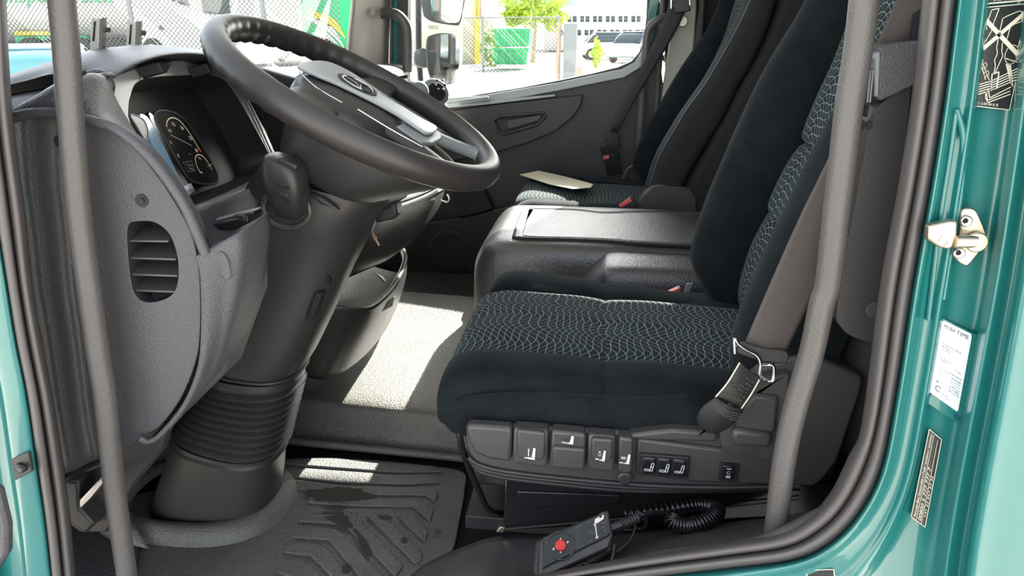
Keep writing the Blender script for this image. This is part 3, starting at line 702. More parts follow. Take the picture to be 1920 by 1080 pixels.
# leathery pad sloping from the lip up to the hood
o_up = [(152, 145), (192, 148), (216, 196), (246, 246), (276, 296), (306, 342), (340, 396), (368, 436), (396, 470)]
o_lo = [(150, 219), (174, 228), (206, 240), (244, 266), (274, 296), (312, 344), (344, 392), (362, 436), (388, 478)]
ins = L(o_up, .80); lo = L(o_lo, .688)
ins = [A(p[0], p[1], [.735, .77][i] if i < 2 else .80) for i, p in enumerate(o_up)]
mid_ = [lerp(a, b, .5)+V((0, -.004, .002)) for a, b in zip(lo, ins)]
patch('side_pad', [lo, mid_, ins, [p+V((-.01, .01, -.02)) for p in ins]], M['leather'], db, k=5, th=.004)
tube('bright_edge', [p+V((0, -.001, .001)) for p in ins[1:]], .0022, M['silver'], db, n=8, k=5)
# wedge of dash top that runs forward to the windscreen
a0 = [A(38, 207, .70), A(76, 183, .70), A(112, 161, .705), A(152, 145, .735)]
patch('top_near', [L([(16, 216), (56, 211), (106, 210), (150, 219)], .688), a0, [p+V((-.05, .10, -.01)) for p in a0], [V((-1.06, .74, .715)), V((-1.06, .80, .725)), V((-1.06, .86, .73)), V((-1.06, .95, .735))]], M['leather'], db, k=5, th=.004)
tube('windscreen_edge', [A(38, 206, .698), A(75, 182, .698), A(112, 161, .698), A(160, 135, .70)], .0022, M['black'], db, k=3)
# hood over the instruments
hf = [(176, 150), (204, 128), (250, 106), (300, 95), (360, 94), (420, 102), (476, 122), (520, 150)]
hy = [.80, .82, .87, .95, 1.04, 1.14, 1.24, 1.34]
top = [A(p[0], p[1], y) for p, y in zip(hf, hy)]
hu = [(192, 160), (216, 142), (254, 122), (300, 109), (360, 107), (420, 117), (474, 137), (516, 162)]
und = [A(p[0], p[1], y-.005) for p, y in zip(hu, hy)]
back = [p+V((-.16, .03, -.012)) for p in top]
fwd = [V((-1.07, lerp(.80, 1.40, i/7), .735)) for i in range(8)]
patch('hood', [fwd, back, [p+V((-.06, .01, .006)) for p in top], [p+V((-.012, 0, .001)) for p in top], [lerp(a, b, .35)+V((.010, -.002, 0)) for a, b in zip(top, und)], [lerp(a, b, .8)+V((.008, 0, 0)) for a, b in zip(top, und)], [p+V((-.006, 0, 0)) for p in und], [p+V((-.07, .01, -.004)) for p in und]], M['leather'], db, k=6)
tube('hood_side_rim', cr(L([(150, 150), (176, 139), (196, 142), (206, 158), (203, 178)], .79), 4), .006, M['leather'], db, n=10)
# instrument binnacle plane
P0, P1, P2 = A(250, 165, .90), A(430, 150, 1.27), A(355, 385, .92)
NI = (P1-P0).cross(P2-P0).normalized()
if NI.dot(CAM-P0) < 0: NI = -NI
def I(px, py, d=0):
    return AP(px, py, P0-NI*d, NI)
outl = cr([I(*p) for p in [(198, 160), (250, 130), (300, 116), (370, 114), (425, 124), (452, 160), (485, 222), (520, 290), (500, 330), (478, 352), (430, 372), (404, 396), (388, 440), (372, 430), (330, 372), (290, 310), (240, 236)]], 4, True)
inl_p = [(246, 178), (256, 156), (282, 146), (330, 142), (385, 140), (416, 147), (434, 166), (460, 208), (490, 262), (506, 296), (506, 318), (488, 334), (440, 354), (400, 372), (368, 386), (348, 380), (326, 356), (288, 300), (246, 232), (242, 200)]
inl = cr([I(*p) for p in inl_p], 3, True)
plate('instrument_frame', outl, -NI*.006, M['silver_lit'], db, holes=[inl], bevel=.0015)  # colour raised for the sky light through the windscreen
# recess: tapering walls and back plate
cI = sum(inl, V((0, 0, 0)))/len(inl)
bk = [p-NI*.055+(cI-p)*.10 for p in inl]; md = [p-NI*.02+(cI-p)*.02 for p in inl]
n_ = len(inl)
mk('binnacle_recess', inl+md+bk, [(i, (i+1) % n_, n_+(i+1) % n_, n_+i) for i in range(n_)]+[(n_+i, n_+(i+1) % n_, 2*n_+(i+1) % n_, 2*n_+i) for i in range(n_)]+[tuple(2*n_+i for i in range(n_))], M['binn'] if 'binn' in M else M['softblack'], db, ang=60)
# hood struts
for x_ in (262, 358):
    plate('strut', [I(x_-6, 128, -.004), I(x_+22, 122, -.004), I(x_+20, 128, -.02), I(x_+10, 148, -.004), I(x_+3, 146, -.004)], NI*.03+V((0, .002, 0)), M['softblack'], db, bevel=.001)
# dial pod
DD = .034
dial_p = [(289, 222), (291, 211), (303, 207), (325, 211), (345, 224), (362, 246), (380, 275), (398, 308), (408, 330), (406, 342), (396, 346), (376, 345), (356, 338), (344, 322), (322, 284), (300, 246)]
dl = cr([I(p[0], p[1], DD) for p in dial_p], 4, True)
dial = plate('rev_counter', dl, -NI*.014, M['dial'], db, bevel=.001)
tube('dial_rim', dl, .0020, M['lever'], dial, n=8, closed=True)
q = [I(289, 205, DD-.0004), I(372, 205, DD-.0004), I(440, 350, DD-.0004), I(352, 350, DD-.0004)]
def qi(px, py): return I(px, py, DD-.0006)
class PX(Print):
    def __init__(s): s.n = NI*.0003; s.vs = []; s.fs = []
    def p(s, x, y): return qi(x, y)+s.n
def pxtext(P, t, cx, cy, w_, h_, sk=.45):
    tv, tf = text_mesh(t); x0 = min(v.x for v in tv); x1 = max(v.x for v in tv); y0 = min(v.y for v in tv); y1 = max(v.y for v in tv)
    b = len(P.vs)
    for v in tv:
        a = (v.x-x0)/(x1-x0)-.5; c = .5-(v.y-y0)/(y1-y0); P.vs.append(P.p(cx+a*w_+c*h_*sk, cy+c*h_+a*w_*.25))
    P.fs += [[i+b for i in f] for f in tf]
pw = PX()
arcp = [(312, 238), (313, 228), (318, 222), (325, 221), (333, 224), (341, 231), (349, 241), (356, 251), (363, 262), (369, 273), (374, 281)]
ac = cr([V((a, b, 0)) for a, b in arcp], 3)
for i in range(0, len(ac)-1):
    a, b = ac[i], lerp(ac[i], ac[i+1], .68)
    pw.line([(a.x, a.y), (b.x, b.y)], .0016)
for t_, x_, y_ in (('10', 318, 245), ('15', 325, 233), ('20', 341, 240), ('25', 357, 259)): pxtext(pw, t_, x_, y_, 5.5, 6.5)
pxtext(pw, '30', 368, 282, 5.5, 6); pxtext(pw, '5', 320, 267, 3, 6.5); pxtext(pw, '0', 334, 292, 3, 6.5)
a2 = cr([V((a, b, 0)) for a, b in [(375, 323), (369, 312), (366, 300), (367, 293), (372, 290), (380, 293), (388, 302), (394, 312), (397, 318)]], 3)
for i in range(len(a2)-1):
    a, b = a2[i], lerp(a2[i], a2[i+1], .7); pw.line([(a.x, a.y), (b.x, b.y)], .0014)
pxtext(pw, '12', 374, 297, 4, 4); pxtext(pw, 'F', 378, 324, 3.4, 4)
pw.build('dial_print', M['amber'], dial)
pr = PX(); pr.line([(374, 279), (376, 284)], .0022); pr.build('red_mark', M['gaugered'], dial)
pl = PX(); pl.line([(343, 304), (359, 302), (366, 320), (352, 322), (343, 304)], .0006); pxtext(pl, '1234', 355, 309, 12, 5); pxtext(pl, '560', 358, 316, 9, 5); pxtext(pl, 'x100', 355, 289, 5, 3); pl.build('lcd_digits', M['cream'], dial)
nd = PX(); nd.line([(320, 253), (359, 273)], .0011); nd.build('needle', M['white'], dial); nd = PX(); nd.line([(389, 312), (397, 308)], .001); nd.build('needle', M['white'], dial)
# speedometer pod nearest the door: lens coloured as if reflecting the sky, round rim
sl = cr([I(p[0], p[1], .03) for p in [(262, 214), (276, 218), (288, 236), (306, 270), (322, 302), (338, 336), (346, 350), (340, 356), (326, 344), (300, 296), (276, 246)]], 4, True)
sp_ = plate('display_lens', sl, -NI*.01, M['lens_glare'], db, bevel=.001)
rr_ = cr([I(p[0], p[1], .020) for p in [(244, 216), (256, 217), (270, 226), (277, 244), (277, 256), (272, 262), (258, 240)]], 5, True)
plate('speedometer_bezel', rr_, -NI*.012, M['lever'], db, bevel=.001); tube('bezel_ring', rr_, .0012, M['silver'], db, closed=True, n=6)
ld = cr([I(p[0], p[1], .031) for p in [(278, 212), (288, 216), (292, 232), (318, 282), (342, 326), (354, 344), (346, 352), (322, 308), (296, 256)]], 3, True)
plate('display_mask', ld, -NI*.006, M['gloss'], db, bevel=.001)
hq = [I(344, 350, .024), I(358, 343, .024), I(366, 358, .024), I(350, 369, .024)]
hl = plate('height_sticker', hq, -NI*.001, M['labelwhite'], db, bevel=0)
pp = Print(hq, .0006); pp.text('3,85m', .12, .45, .92, .8); pp.build('height_lettering', M['ink'], hl)
# lower tray rail of the binnacle, dark tray, second rail
patch('binnacle_shelf', [[I(362, 386, -.004), I(420, 362, -.004), I(482, 332, -.004)], [I(364, 398, -.05), I(424, 372, -.05), I(488, 340, -.05)]], M['silver_lit'], db, k=4, th=.003)
pt = [[A(356, 396, .80), A(420, 372, .92), A(486, 345, 1.0)], [A(372, 440, .80), A(430, 404, .90), A(486, 375, .96)], [A(392, 472, .80), A(438, 440, .86), A(480, 405, .92)]]
patch('lower_switch_panel', pt, M['panel'], db, k=5, th=.004)
rbox('switch_row', A(446, 413, .88), V((.020, .012, .004)), V((0, .02, .0)), .006, M['gloss'], db, bevel=.002)
rbox('switch_trim', A(448, 400, .875), V((.024, .014, .005)), V((0, .004, 0)), .0015, M['silver'], db, bevel=.0005)
for (px, py) in ((424, 421), (452, 408)): rbox('switch_key', A(px, py, .872), .008, .006, .005, M['softblack'], db, bevel=.002)
# centre: matt dark wings behind the wheel
plate('centre_panel', L([(428, 112), (452, 118), (560, 150), (605, 230), (605, 380), (500, 370), (505, 330), (520, 300), (486, 222), (452, 160)], 1.31), V((0, .02, 0)), M['black'], db, bevel=.003)
tube('panel_seam', [I(434, 140, -.003), I(470, 200, -.003), (I(512, 292, -.003))], .0018, M['silver'], db, k=4)
patch('centre_top', [[V((-1.07, 1.38, .735)), V((-1.07, 1.9, .735)), V((-1.07, 2.72, .73))], [V((-.82, 1.36, .79)), V((-.80, 1.8, .775)), V((-.80, 2.72, .75))], [A(520, 142, 1.36), A(660, 150, 1.62), V((-.75, 2.72, .735))], [A(524, 150, 1.34), A(662, 158, 1.60), V((-.735, 2.72, .71))]], M['leather'], db, k=6, th=.01)
plate('screen_hood', L([(545, 150), (570, 135), (620, 136), (655, 142), (690, 160), (720, 182), (700, 230), (560, 230)], 1.42), V((-.02, .04, 0)), M['softblack'], db, bevel=.006)
plate('radio_display', L([(560, 146), (625, 146), (652, 156), (664, 172), (560, 176)], 1.405), V((0, .01, 0)), M['black'], db, bevel=.004)
plate('facia_edge', L([(655, 140), (700, 150), (735, 165), (760, 185), (745, 195), (700, 172), (660, 152)], 1.5), V((-.01, .03, 0)), M['silver'], db, bevel=.004)
plate('passenger_facia', [V((-.73, 1.5, .70)), V((-.73, 2.70, .70)), V((-.72, 2.70, .50)), V((-.76, 2.70, .34)), V((-.76, 1.5, .34)), V((-.72, 1.5, .5))], V((-.30, 0, 0)), M['softblack'], db, bevel=.01)
plate('lower_body', [V((-.80, .80, .70)), V((-.80, 1.6, .70)), V((-.74, 1.6, .30)), V((-.84, 1.6, .12)), V((-.84, .80, .12)), V((-.74, .80, .30))], V((-.22, 0, 0)), M['black'], db, bevel=.01)
# passenger corner nozzle (round air outlet with finger wheel)
nz = A(812, 176, 2.55)
nzb = disc('corner_vent', nz+V((.0, .02, 0)), V((.5, -.8, .35)), .052, .02, M['silver'], db, bevel=.008)
disc('vent_mouth', nz+V((.012, 0, .006)), V((.5, -.8, .35)), .034, .01, M['void'], nzb, bevel=.003)
for i in range(6):
    an = 2*math.pi*i/6; rbox('finger', nz+V((.03, -.01, .012))+V((math.cos(an)*.018, 0, math.sin(an)*.018+.02)), .004, .008, .004, M['black'], nzb, bevel=.001)
disc('demister_vent', A(785, 172, 2.5), V((.6, -.6, .5)), .035, .02, M['silver'], db, bevel=.008)
plate('corner_cover', L([(740, 158), (770, 152), (800, 166), (835, 195), (838, 250), (740, 250)], 2.56), V((0, .04, 0)), M['silver_lit'], db, bevel=.01)
# card holders standing on the dash top
for i, (px, lb, dy) in enumerate(((181, 'taller metal permit holder clip on the dash near the grab handle', 0), (249, 'permit holder clip on the dash to the right of the taller one', 0))):
    y = .92+.12*i; t = thing('permit_holder', lb, 'holder', A(px, 125, y), 'metal permit holders on the dashboard')
    yb_ = 33 if i == 0 else 39
    plate('blade', L([(px-10, yb_), (px+6, yb_+2), (px+3, 140), (px-14, 140)], y), V((-.002, .004, 0)), M['beige'], t, bevel=.0005)
    plate('side_flange', L([(px+6, yb_+2), (px+13, yb_), (px+9, 140), (px+3, 140)], y), V((-.002, .01, 0)), M['handle'], t, bevel=.0005)
    plate('slot', L([(px-5, yb_+7), (px-2, yb_+7), (px-5, yb_+44), (px-8, yb_+44)], y-.0008), V((0, .0006, 0)), M['void'], t, bevel=0)
    plate('clip', L([(px+9, yb_+16), (px+17, yb_+18), (px+16, yb_+28), (px+9, yb_+26)], y-.002), V((0, .012, 0)), M['lever'], t, bevel=.001)
    if i == 0: plate('foot', L([(px-14, 110), (px-2, 111), (px-3, 122), (px-15, 122)], y-.002), V((0, .004, 0)), M['black'], t, bevel=.0005)

# ================================================================== STEERING WHEEL
WC = V((-.353, 1.04, .757)); TL = R(29)
E1 = V((math.cos(TL), 0, -math.sin(TL))); E2 = V((0, 1, 0)); E3 = V((math.sin(TL), 0, math.cos(TL)))
def W(a, b, c): return WC+E1*a+E2*b+E3*c
sw = thing('steering_wheel', 'large black leather steering wheel with worn rim and grey hub', 'steering wheel', WC)
RW = .215; vs = []; fs = []; NN = 144; K = 16
for i in range(NN):
    t = 2*math.pi*i/NN; ct, st = math.cos(t), math.sin(t)
    grip = .0011*math.cos(t*46)*max(0, math.cos(t+math.pi))**.3 if math.cos(t+math.pi) > .15 else 0
    for j in range(K):
        p = 2*math.pi*j/K; r_ = .0183
        if math.sin(p) < -.2 or math.cos(p) < -.5: r_ += grip*1.6
        rad = RW+math.cos(p)*r_*.95
        vs.append(W(rad*ct, rad*st, math.sin(p)*r_*1.08))
fs = [(i*K+j, ((i+1) % NN)*K+j, ((i+1) % NN)*K+(j+1) % K, i*K+(j+1) % K) for i in range(NN) for j in range(K)]
mk('rim', vs, fs, M['rim'], sw)
# hub: dark pad, grey plate, emblem, button pods, spokes
hub = loft('hub_pad', [[W(*p) for p in ((a*s+o, b*s, c) for a, b in [(.085*math.copysign(abs(math.cos(t))**.75, math.cos(t)), (.112 if math.cos(t) < .2 else .112-.035*(math.cos(t)-.2))*math.copysign(abs(math.sin(t))**.75, math.sin(t))) for t in [2*math.pi*i/40 for i in range(40)]])] for s, o, c in ((.9, -.005, -.045), (1.02, -.005, -.03), (1.02, -.005, -.012), (.97, -.005, -.002), (.85, -.005, .004), (.5, -.005, .008))], M['softblack'], sw, k=3)
gp = [(-.088, -.060), (-.095, 0), (-.090, .055), (-.06, .070), (-.02, .058), (.03, .044), (.078, .040), (.105, .05), (.112, .03), (.112, -.012), (.10, -.022), (.06, -.018), (.02, -.024), (-.03, -.040), (-.06, -.055)]
gpl = cr([V((a, b, 0)) for a, b in gp], 4, True)
plate('hub_plate', [W(p.x, p.y, .006+.004*math.cos(p.x*12)) for p in gpl], E3*.006, M['silver_lit'], sw, bevel=.002)
em = disc('emblem_dish', W(-.02, .008, .0155), E3, .032, .0015, M['black'], sw, bevel=.0008)
tube('emblem_ring', [W(-.02+.024*math.cos(t), .008+.024*math.sin(t), .0175) for t in [2*math.pi*i/32 for i in range(32)]], .0010, M['chrome'], em, n=6, closed=True)
star = []
for i in range(6):
    t = math.pi+math.pi*i/3; r_ = .025 if i % 2 == 0 else .0045; star.append(W(-.02+r_*math.cos(t), .008+r_*math.sin(t), .0172))
plate('emblem_star', star, E3*.0016, M['chrome'], em, bevel=.0003)
for s_ in (1, -1):
    pod = plate('button_pod', cr([W(a, s_*b, -.022) for a, b in [(-.072, .06), (-.075, .105), (-.05, .135), (-.01, .14), (.01, .12), (.0, .066), (-.03, .062)]], 4, True), E3*.008, M['gloss'], sw, bevel=.003)
    tube('pod_ring', [W(-.035+.026*math.cos(t), s_*.098+.026*math.sin(t), -.0135) for t in [2*math.pi*i/28 for i in range(28)]], .0014, M['silver'], pod, n=6, closed=True)
    disc('pod_button', W(-.035, s_*.098, -.0135), E3, .011, .003, M['softblack'], pod, bevel=.001)
    for k_ in range(4):
        an = k_*math.pi/2; disc('pod_key', W(-.035+.018*math.cos(an), s_*.098+.018*math.sin(an), -.0135), E3, .004, .002, M['lever'], pod, n=10, bevel=.0005)
    # side spoke and lower spoke
    loft('side_spoke', [ring(W(-.03, s_*b, c), E1, E3, wd, th, 20, 3) for b, c, wd, th in ((.09, -.012, .040, .012), (.14, -.012, .034, .012), (.18, -.008, .026, .010), (.212, 0, .03, .010))], M['softblack'], sw, k=3)
    loft('lower_spoke', [ring(W(a, s_*b, c), E2, E3, wd, th, 20, 3) for a, b, c, wd, th in ((.06, .045, -.006, .022, .010), (.12, .062, -.006, .016, .009), (.17, .09, -.004, .015, .009), (.20, .098, 0, .018, .010))], M['silver'] if s_ > 0 else M['softblack'], sw, k=3)
plate('spoke_bridge', [W(a, b, -.002) for a, b in [(.07, -.05), (.115, -.058), (.125, -.03), (.125, .03), (.115, .058), (.07, .05)]], E3*.008, M['silver'], sw, bevel=.003)
tube('chrome_accent', [W(.02, -.088, .008), W(.07, -.085, .006), W(.12, -.075, .004)], .0009, M['chrome'], sw, n=6, k=5)
tube('chrome_accent', [W(-.08, -.07, .008), W(-.04, -.098, .008), W(0, -.10, .008)], .0009, M['chrome'], sw, n=6, k=5)
# wheel back shroud
def WR(a0, a1, hb, c, e=2.8): return ring(W((a0+a1)/2, 0, -c), E1, E2, (a1-a0)/2, hb, 40, e)
loft('wheel_shroud', [WR(-.08, .13, .10, .022), WR(-.088, .17, .118, .030), WR(-.085, .163, .118, .048), WR(-.080, .135, .115, .075), WR(-.076, .108, .108, .100), WR(-.070, .090, .098, .116), WR(-.060, .075, .085, .124)], M['column'], sw, k=4)

# ================================================================== COLUMN
co = thing('steering_column', 'thick dark steering column rising from the floor with stalk pod and bellows', 'steering column', AZ(400, 985, 0))
def colring(l, r_, hv=.07, e=2.6, y=1.04, n=40):
    a, b = A(l[0], l[1], y), A(r_[0], r_[1], y); u = (b-a)/2; return ring((a+b)/2, u.normalized(), V((0, 1, 0)), u.length, hv, n, e)
loft('column_shroud', [colring(*p) for p in [((505, 300), (735, 366), .085), ((478, 340), (715, 392), .09), ((468, 385), (698, 418), .088), ((472, 430), (684, 452), .080), ((464, 490), (656, 508), .074), ((444, 575), (618, 594), .072), ((424, 640), (586, 660), .072), ((410, 668), (566, 690), .072)]], M['column'], co, k=5)
tube('shroud_lip', colring((408, 668), (567, 692), .074), .003, M['column'], co, n=8, closed=True)
rg = [((404, 676), (563, 697), .073), ((398, 690), (562, 712), .074)]
nb = 9; top_, bot_ = ((398, 694), (560, 716)), ((344, 788), (530, 836))
bel = [colring(*p) for p in rg]
for i in range(nb*2+1):
    t = i/(nb*2); off = 7 if i % 2 else -4
    l = (lerp(top_[0][0], bot_[0][0], t)-off, lerp(top_[0][1], bot_[0][1], t)); r_ = (lerp(top_[1][0], bot_[1][0], t)+off, lerp(top_[1][1], bot_[1][1], t))
    bel.append(colring(l, r_, .074+.006*t+off*.0009))
bel.append(colring((338, 800), (530, 848), .086)); 
loft('bellows', bel, M['softblack'], co, k=3)
loft('base_sleeve', [colring(*p) for p in [((342, 790), (527, 838), .082), ((332, 830), (525, 868), .084), ((312, 890), (518, 930), .086), ((294, 950), (508, 985), .088), ((284, 985), (503, 1012), .088)]], M['column'], co, k=4)
# seam lines, small latches, slot on the right flank
def onc(px, py, off=0):               # near face of the column
    return A(px, py, 1.04-.072+off)
tube('seam', [onc(517, 410, -.006), onc(500, 450, -.003), onc(480, 500), onc(455, 590), onc(436, 660)], .0009, M['void'], co, n=5, k=4)
for (px, py) in ((497, 486), (461, 549)): rbox('clip_slot', onc(px, py, -.002), .003, .002, .005, M['void'], co, bevel=.0005)
rbox('flank_slot', A(594, 570, .985), V((.006, .0, .0)), .012, V((.010, 0, .024)), M['void'], co, bevel=.002)
rbox('flank_slot', A(617, 523, .985), .002, .006, .006, M['void'], co, bevel=.001)
plate('seam_rib', L([(574, 360), (606, 372), (636, 396), (600, 384)], .942), V((0, .015, 0)), M['column'], co, bevel=.004)
# stalk pod on its collar
cc = A(537, 392, .952)
tube('stalk_collar', [cc+V((.036*math.cos(t), 0, .028*math.sin(t))) for t in [2*math.pi*i/28 for i in range(28)]], .005, M['lever'], co, n=10, closed=True)
disc('collar_dish', cc+V((0, .004, 0)), (0, -1, 0), .035, .003, M['column'], co, u=V((1, 0, 0)), rv=.027, bevel=.001)
ax = (A(530, 290, .90)-A(543, 392, .93)).normalized(); sx_ = V((1, 0, -.25)).normalized()
st = loft('stalk_pod', [ring(p, sx_, V((0, 1, 0)), h1, h2, 28, 3.6) for p, h1, h2 in [(A(543, 404, .935), .016, .018), (A(543, 392, .925), .021, .022), (A(540, 365, .915), .026, .025), (A(536, 335, .910), .028, .026), (A(533, 308, .910), .026, .025), (A(530, 295, .912), .020, .021), (A(529, 290, .915), .010, .012)]], M['softblack'], co, k=3)
plate('pod_face', L([(513, 304), (545, 318), (543, 345), (542, 375), (520, 366), (512, 345)], .887), V((0, .01, 0)), M['lever'], st, bevel=.004)
tube('pod_groove', L([(512, 338), (524, 349), (543, 352)], .885), .0012, M['void'], st, n=6, k=4)
tube('pod_groove', L([(514, 360), (526, 373), (540, 378)], .885), .0012, M['void'], st, n=6, k=4)
plate('pod_tip', L([(523, 294), (557, 310), (552, 322), (517, 303)], .886), V((0, .012, 0)), M['softblack'], st, bevel=.003)
# stub lever boot on the far side of the column
loft('lever_boot', [ring(A(735-6*i, 372+4*i, 1.16), V((1, 0, .2)).normalized(), V((0, 1, 0)), .032 if i % 2 else .028, .03, 20, 2) for i in range(7)], M['softblack'], co, k=2)
plate('lever_mount', L([(700, 400), (740, 378), (745, 400), (740, 412), (705, 420)], 1.15), V((0, .04, 0)), M['softblack'], co, bevel=.005)
# collar moulded in the mat round the column foot
cf = AZ(402, 985, .0)
# ignition key
kt = thing('key', 'metal key with a pale blue grip hanging behind the steering column', 'key', A(700, 430, 1.12))
plate('key_grip', cr(L([(690, 396), (696, 394), (702, 405), (703, 418), (698, 431), (692, 431), (695, 415)], 1.12), 4, True), V((0, .006, 0)), M['bluekey'], kt, bevel=.0015)
plate('key_blade', L([(693, 431), (698, 431), (704, 445), (707, 445), (706, 450), (712, 460), (709, 461), (704, 452), (701, 450)], 1.121), V((0, .003, 0)), M['copper'], kt, bevel=.0004)

# ================================================================== CENTRE TRAY AND LOWER BIN
tr_ = thing('storage_tray', 'deep open tray under the dash behind the steering column', 'tray', (-.45, 1.6, .45))
rimp = [(600, 470, 1.20), (630, 442, 1.22), (662, 415, 1.26), (700, 396, 1.34), (745, 384, 1.46), (790, 368, 1.62), (822, 352, 1.80), (834, 344, 1.95), (830, 335, 2.05)]
botp = [(575, 545, 1.22), (606, 535, 1.24), (650, 522, 1.28), (690, 505, 1.36), (722, 490, 1.48), (760, 462, 1.62), (795, 425, 1.78), (815, 390, 1.92), (818, 375, 2.02)]
rm = [A(*p) for p in rimp]; bt_ = [A(*p) for p in botp]
patch('outer_wall', [[p+V((-.02, .03, .0)) for p in rm], [p+V((-.008, .008, .003)) for p in rm], rm, [lerp(a, b, .5)+V((.012, -.01, 0)) for a, b in zip(rm, bt_)], bt_, [p+V((-.12, .05, -.01)) for p in bt_]], M['column'], tr_, k=5, th=.004)
mk_r = [p+V((-.008, .008, .004)) for p in rm]
loft('rim_band', [[a+V((0, 0, 0)), a+V((-.030, .034, .006)), a+V((-.030, .034, -.008)), a+V((.003, -.003, -.010))] for a in cr(rm, 5)], M['silver'], tr_, k=1)  # silver instead of dark plastic, standing in for sun on the rim
plate('tray_floor', [bt_[2]+V((-.01, .02, .02)), bt_[5]+V((-.01, .02, .02)), bt_[8]+V((-.01, .02, .02)), V((-.70, 2.0, .45)), V((-.70, 1.3, .40))], V((0, 0, -.006)), M['black'], tr_, bevel=0)
plate('divider', L([(765, 352), (800, 372), (790, 388), (757, 395)], 1.75), V((-.01, .01, 0)), M['lever'], tr_, bevel=.002)
tube('wire_loop', L([(766, 361), (780, 367), (802, 374), (818, 372)], 1.70), .0028, M['metal'], tr_, n=6, k=3)
tube('end_loop', L([(826, 376), (838, 379), (842, 372), (838, 364)], 1.92), .003, M['metal'], tr_, n=6, k=4)
props(plate('crumpled_tissue', L([(779, 357), (785, 351), (795, 353), (803, 347), (812, 350), (808, 356), (790, 362)], 1.9), V((-.02, .02, .0)), M['paper'], None, bevel=.003), 'crumpled cream paper lying in the open dash tray', 'paper')
bn = thing('storage_bin', 'lower scoop shaped storage bin standing on the raised floor', 'bin', (-.45, 1.45, .1))
r1 = [(545, 600, 1.24), (590, 588, 1.24), (632, 580, 1.25), (668, 584, 1.27), (700, 578, 1.31), (730, 552, 1.42), (752, 518, 1.58), (762, 488, 1.75), (758, 470, 1.90)]
r2 = [(530, 690, 1.26), (565, 705, 1.27), (600, 712, 1.28), (622, 706, 1.30), (655, 690, 1.34), (695, 655, 1.46), (728, 610, 1.62), (752, 555, 1.80), (762, 515, 1.92)]
a_ = [A(*p) for p in r1]; b_ = [A(*p) for p in r2]
patch('bin_wall', [[p+V((-.016, .016, -.01)) for p in a_], [p+V((-.007, .006, .002)) for p in a_], a_, [lerp(x, y, .5)+V((.006, -.005, 0)) for x, y in zip(a_, b_)], b_], M['column'], bn, k=5, th=.004)
tube('bin_lip', [p+V((-.005, .005, 0)) for p in a_[2:]], .007, M['column'], bn, n=10, k=5)
plate('bin_floor', [a_[0]+V((-.02, .03, -.03)), a_[3]+V((0, .02, -.03)), a_[5]+V((0, .02, -.03)), a_[7]+V((-.02, 0, -.04)), V((-.71, 1.8, .26)), V((-.71, 1.3, .26))], V((0, 0, -.005)), M['floor'], bn, bevel=0)
tube('bin_hook', L([(706, 512), (715, 520), (722, 527)], 1.62), .004, M['metal'], bn, n=8, k=3)
plate('bin_back', [V((-.71, 1.3, .33)), V((-.71, 1.85, .33)), V((-.71, 1.85, .11)), V((-.71, 1.3, .11))], V((-.015, 0, 0)), M['softblack'], bn, bevel=.004)
# ================================================================== FLOOR MAT
mt = thing('floor_mat', 'dusty ribbed rubber mat in the driver foot well', 'mat', AZ(650, 980, 0))
mo = cr([AZ(*p, .0) for p in [(490, 868), (600, 862), (700, 866), (800, 876), (868, 888), (872, 920), (862, 980), (846, 1040), (800, 1075), (700, 1120), (330, 1135), (230, 1080), (176, 1000), (172, 955), (260, 930), (400, 900)]], 4, True)
plate('mat_base', mo, V((0, 0, .005)), M['mat'], mt, bevel=.002)
for pts in [[(500, 866), (523, 866), (700, 871), (812, 876), (830, 887), (740, 888), (523, 872), (500, 871)],
            [(500, 877), (523, 878), (640, 891), (740, 893), (815, 893), (826, 907), (760, 911), (640, 907), (518, 894), (500, 892)],
            [(500, 898), (519, 900), (640, 912), (760, 916), (805, 915), (822, 928), (817, 944), (797, 931), (700, 930), (517, 917), (498, 915)],
            [(582, 932), (620, 936), (700, 938), (790, 940), (813, 960), (807, 981), (775, 953), (640, 950), (577, 945)],
            [(567, 967), (660, 968), (757, 1063), (742, 1084), (645, 986), (560, 980)],
            [(557, 990), (633, 995), (722, 1088), (680, 1092), (617, 1015), (548, 1010)],
            [(538, 1020), (605, 1026), (662, 1088), (630, 1092), (583, 1045), (533, 1038)],
            [(527, 1052), (573, 1055), (600, 1086), (560, 1090), (518, 1075)],
            [(687, 970), (718, 970), (793, 1043), (790, 1054), (777, 1058)],
            [(745, 972), (777, 972), (803, 998), (798, 1020)]]:
    plate('rib', [AZ(p[0], p[1], .0045) for p in pts], V((0, 0, .0045)), M['mat'], mt, bevel=.0018)
for pts in [[(572, 922), (600, 917), (633, 914), (668, 915), (688, 923), (696, 933), (672, 938), (634, 941), (600, 939), (582, 931)],
            [(604, 951), (622, 950), (650, 951), (640, 957), (612, 956)],
            [(612, 968), (648, 966), (656, 976), (662, 988), (650, 990), (622, 978)],
            [(662, 990), (672, 996), (690, 1018), (698, 1040), (690, 1044), (672, 1010)],
            [(815, 995), (824, 993), (828, 999), (818, 1001)], [(708, 967), (730, 966), (736, 973), (718, 974)], [(640, 1062), (652, 1060), (658, 1070), (644, 1074)], [(752, 1010), (762, 1008), (764, 1017), (754, 1018)]]:
    c_ = [AZ(p[0], p[1], .0096) for p in pts]
    ctr = sum(c_, V((0, 0, 0)))/len(c_)
    j = [ctr+(p-ctr)*random.uniform(.85, 1.12) for p in cr(c_, 3, True)]
    plate('wet_stain', j, V((0, 0, .0004)), M['wet'], mt, bevel=0)
cf = V(AZ(398, 985, .0)); base = colring((284, 985), (503, 1012), .088)
bc = sum(base, V((0, 0, 0)))/len(base)
colr = []
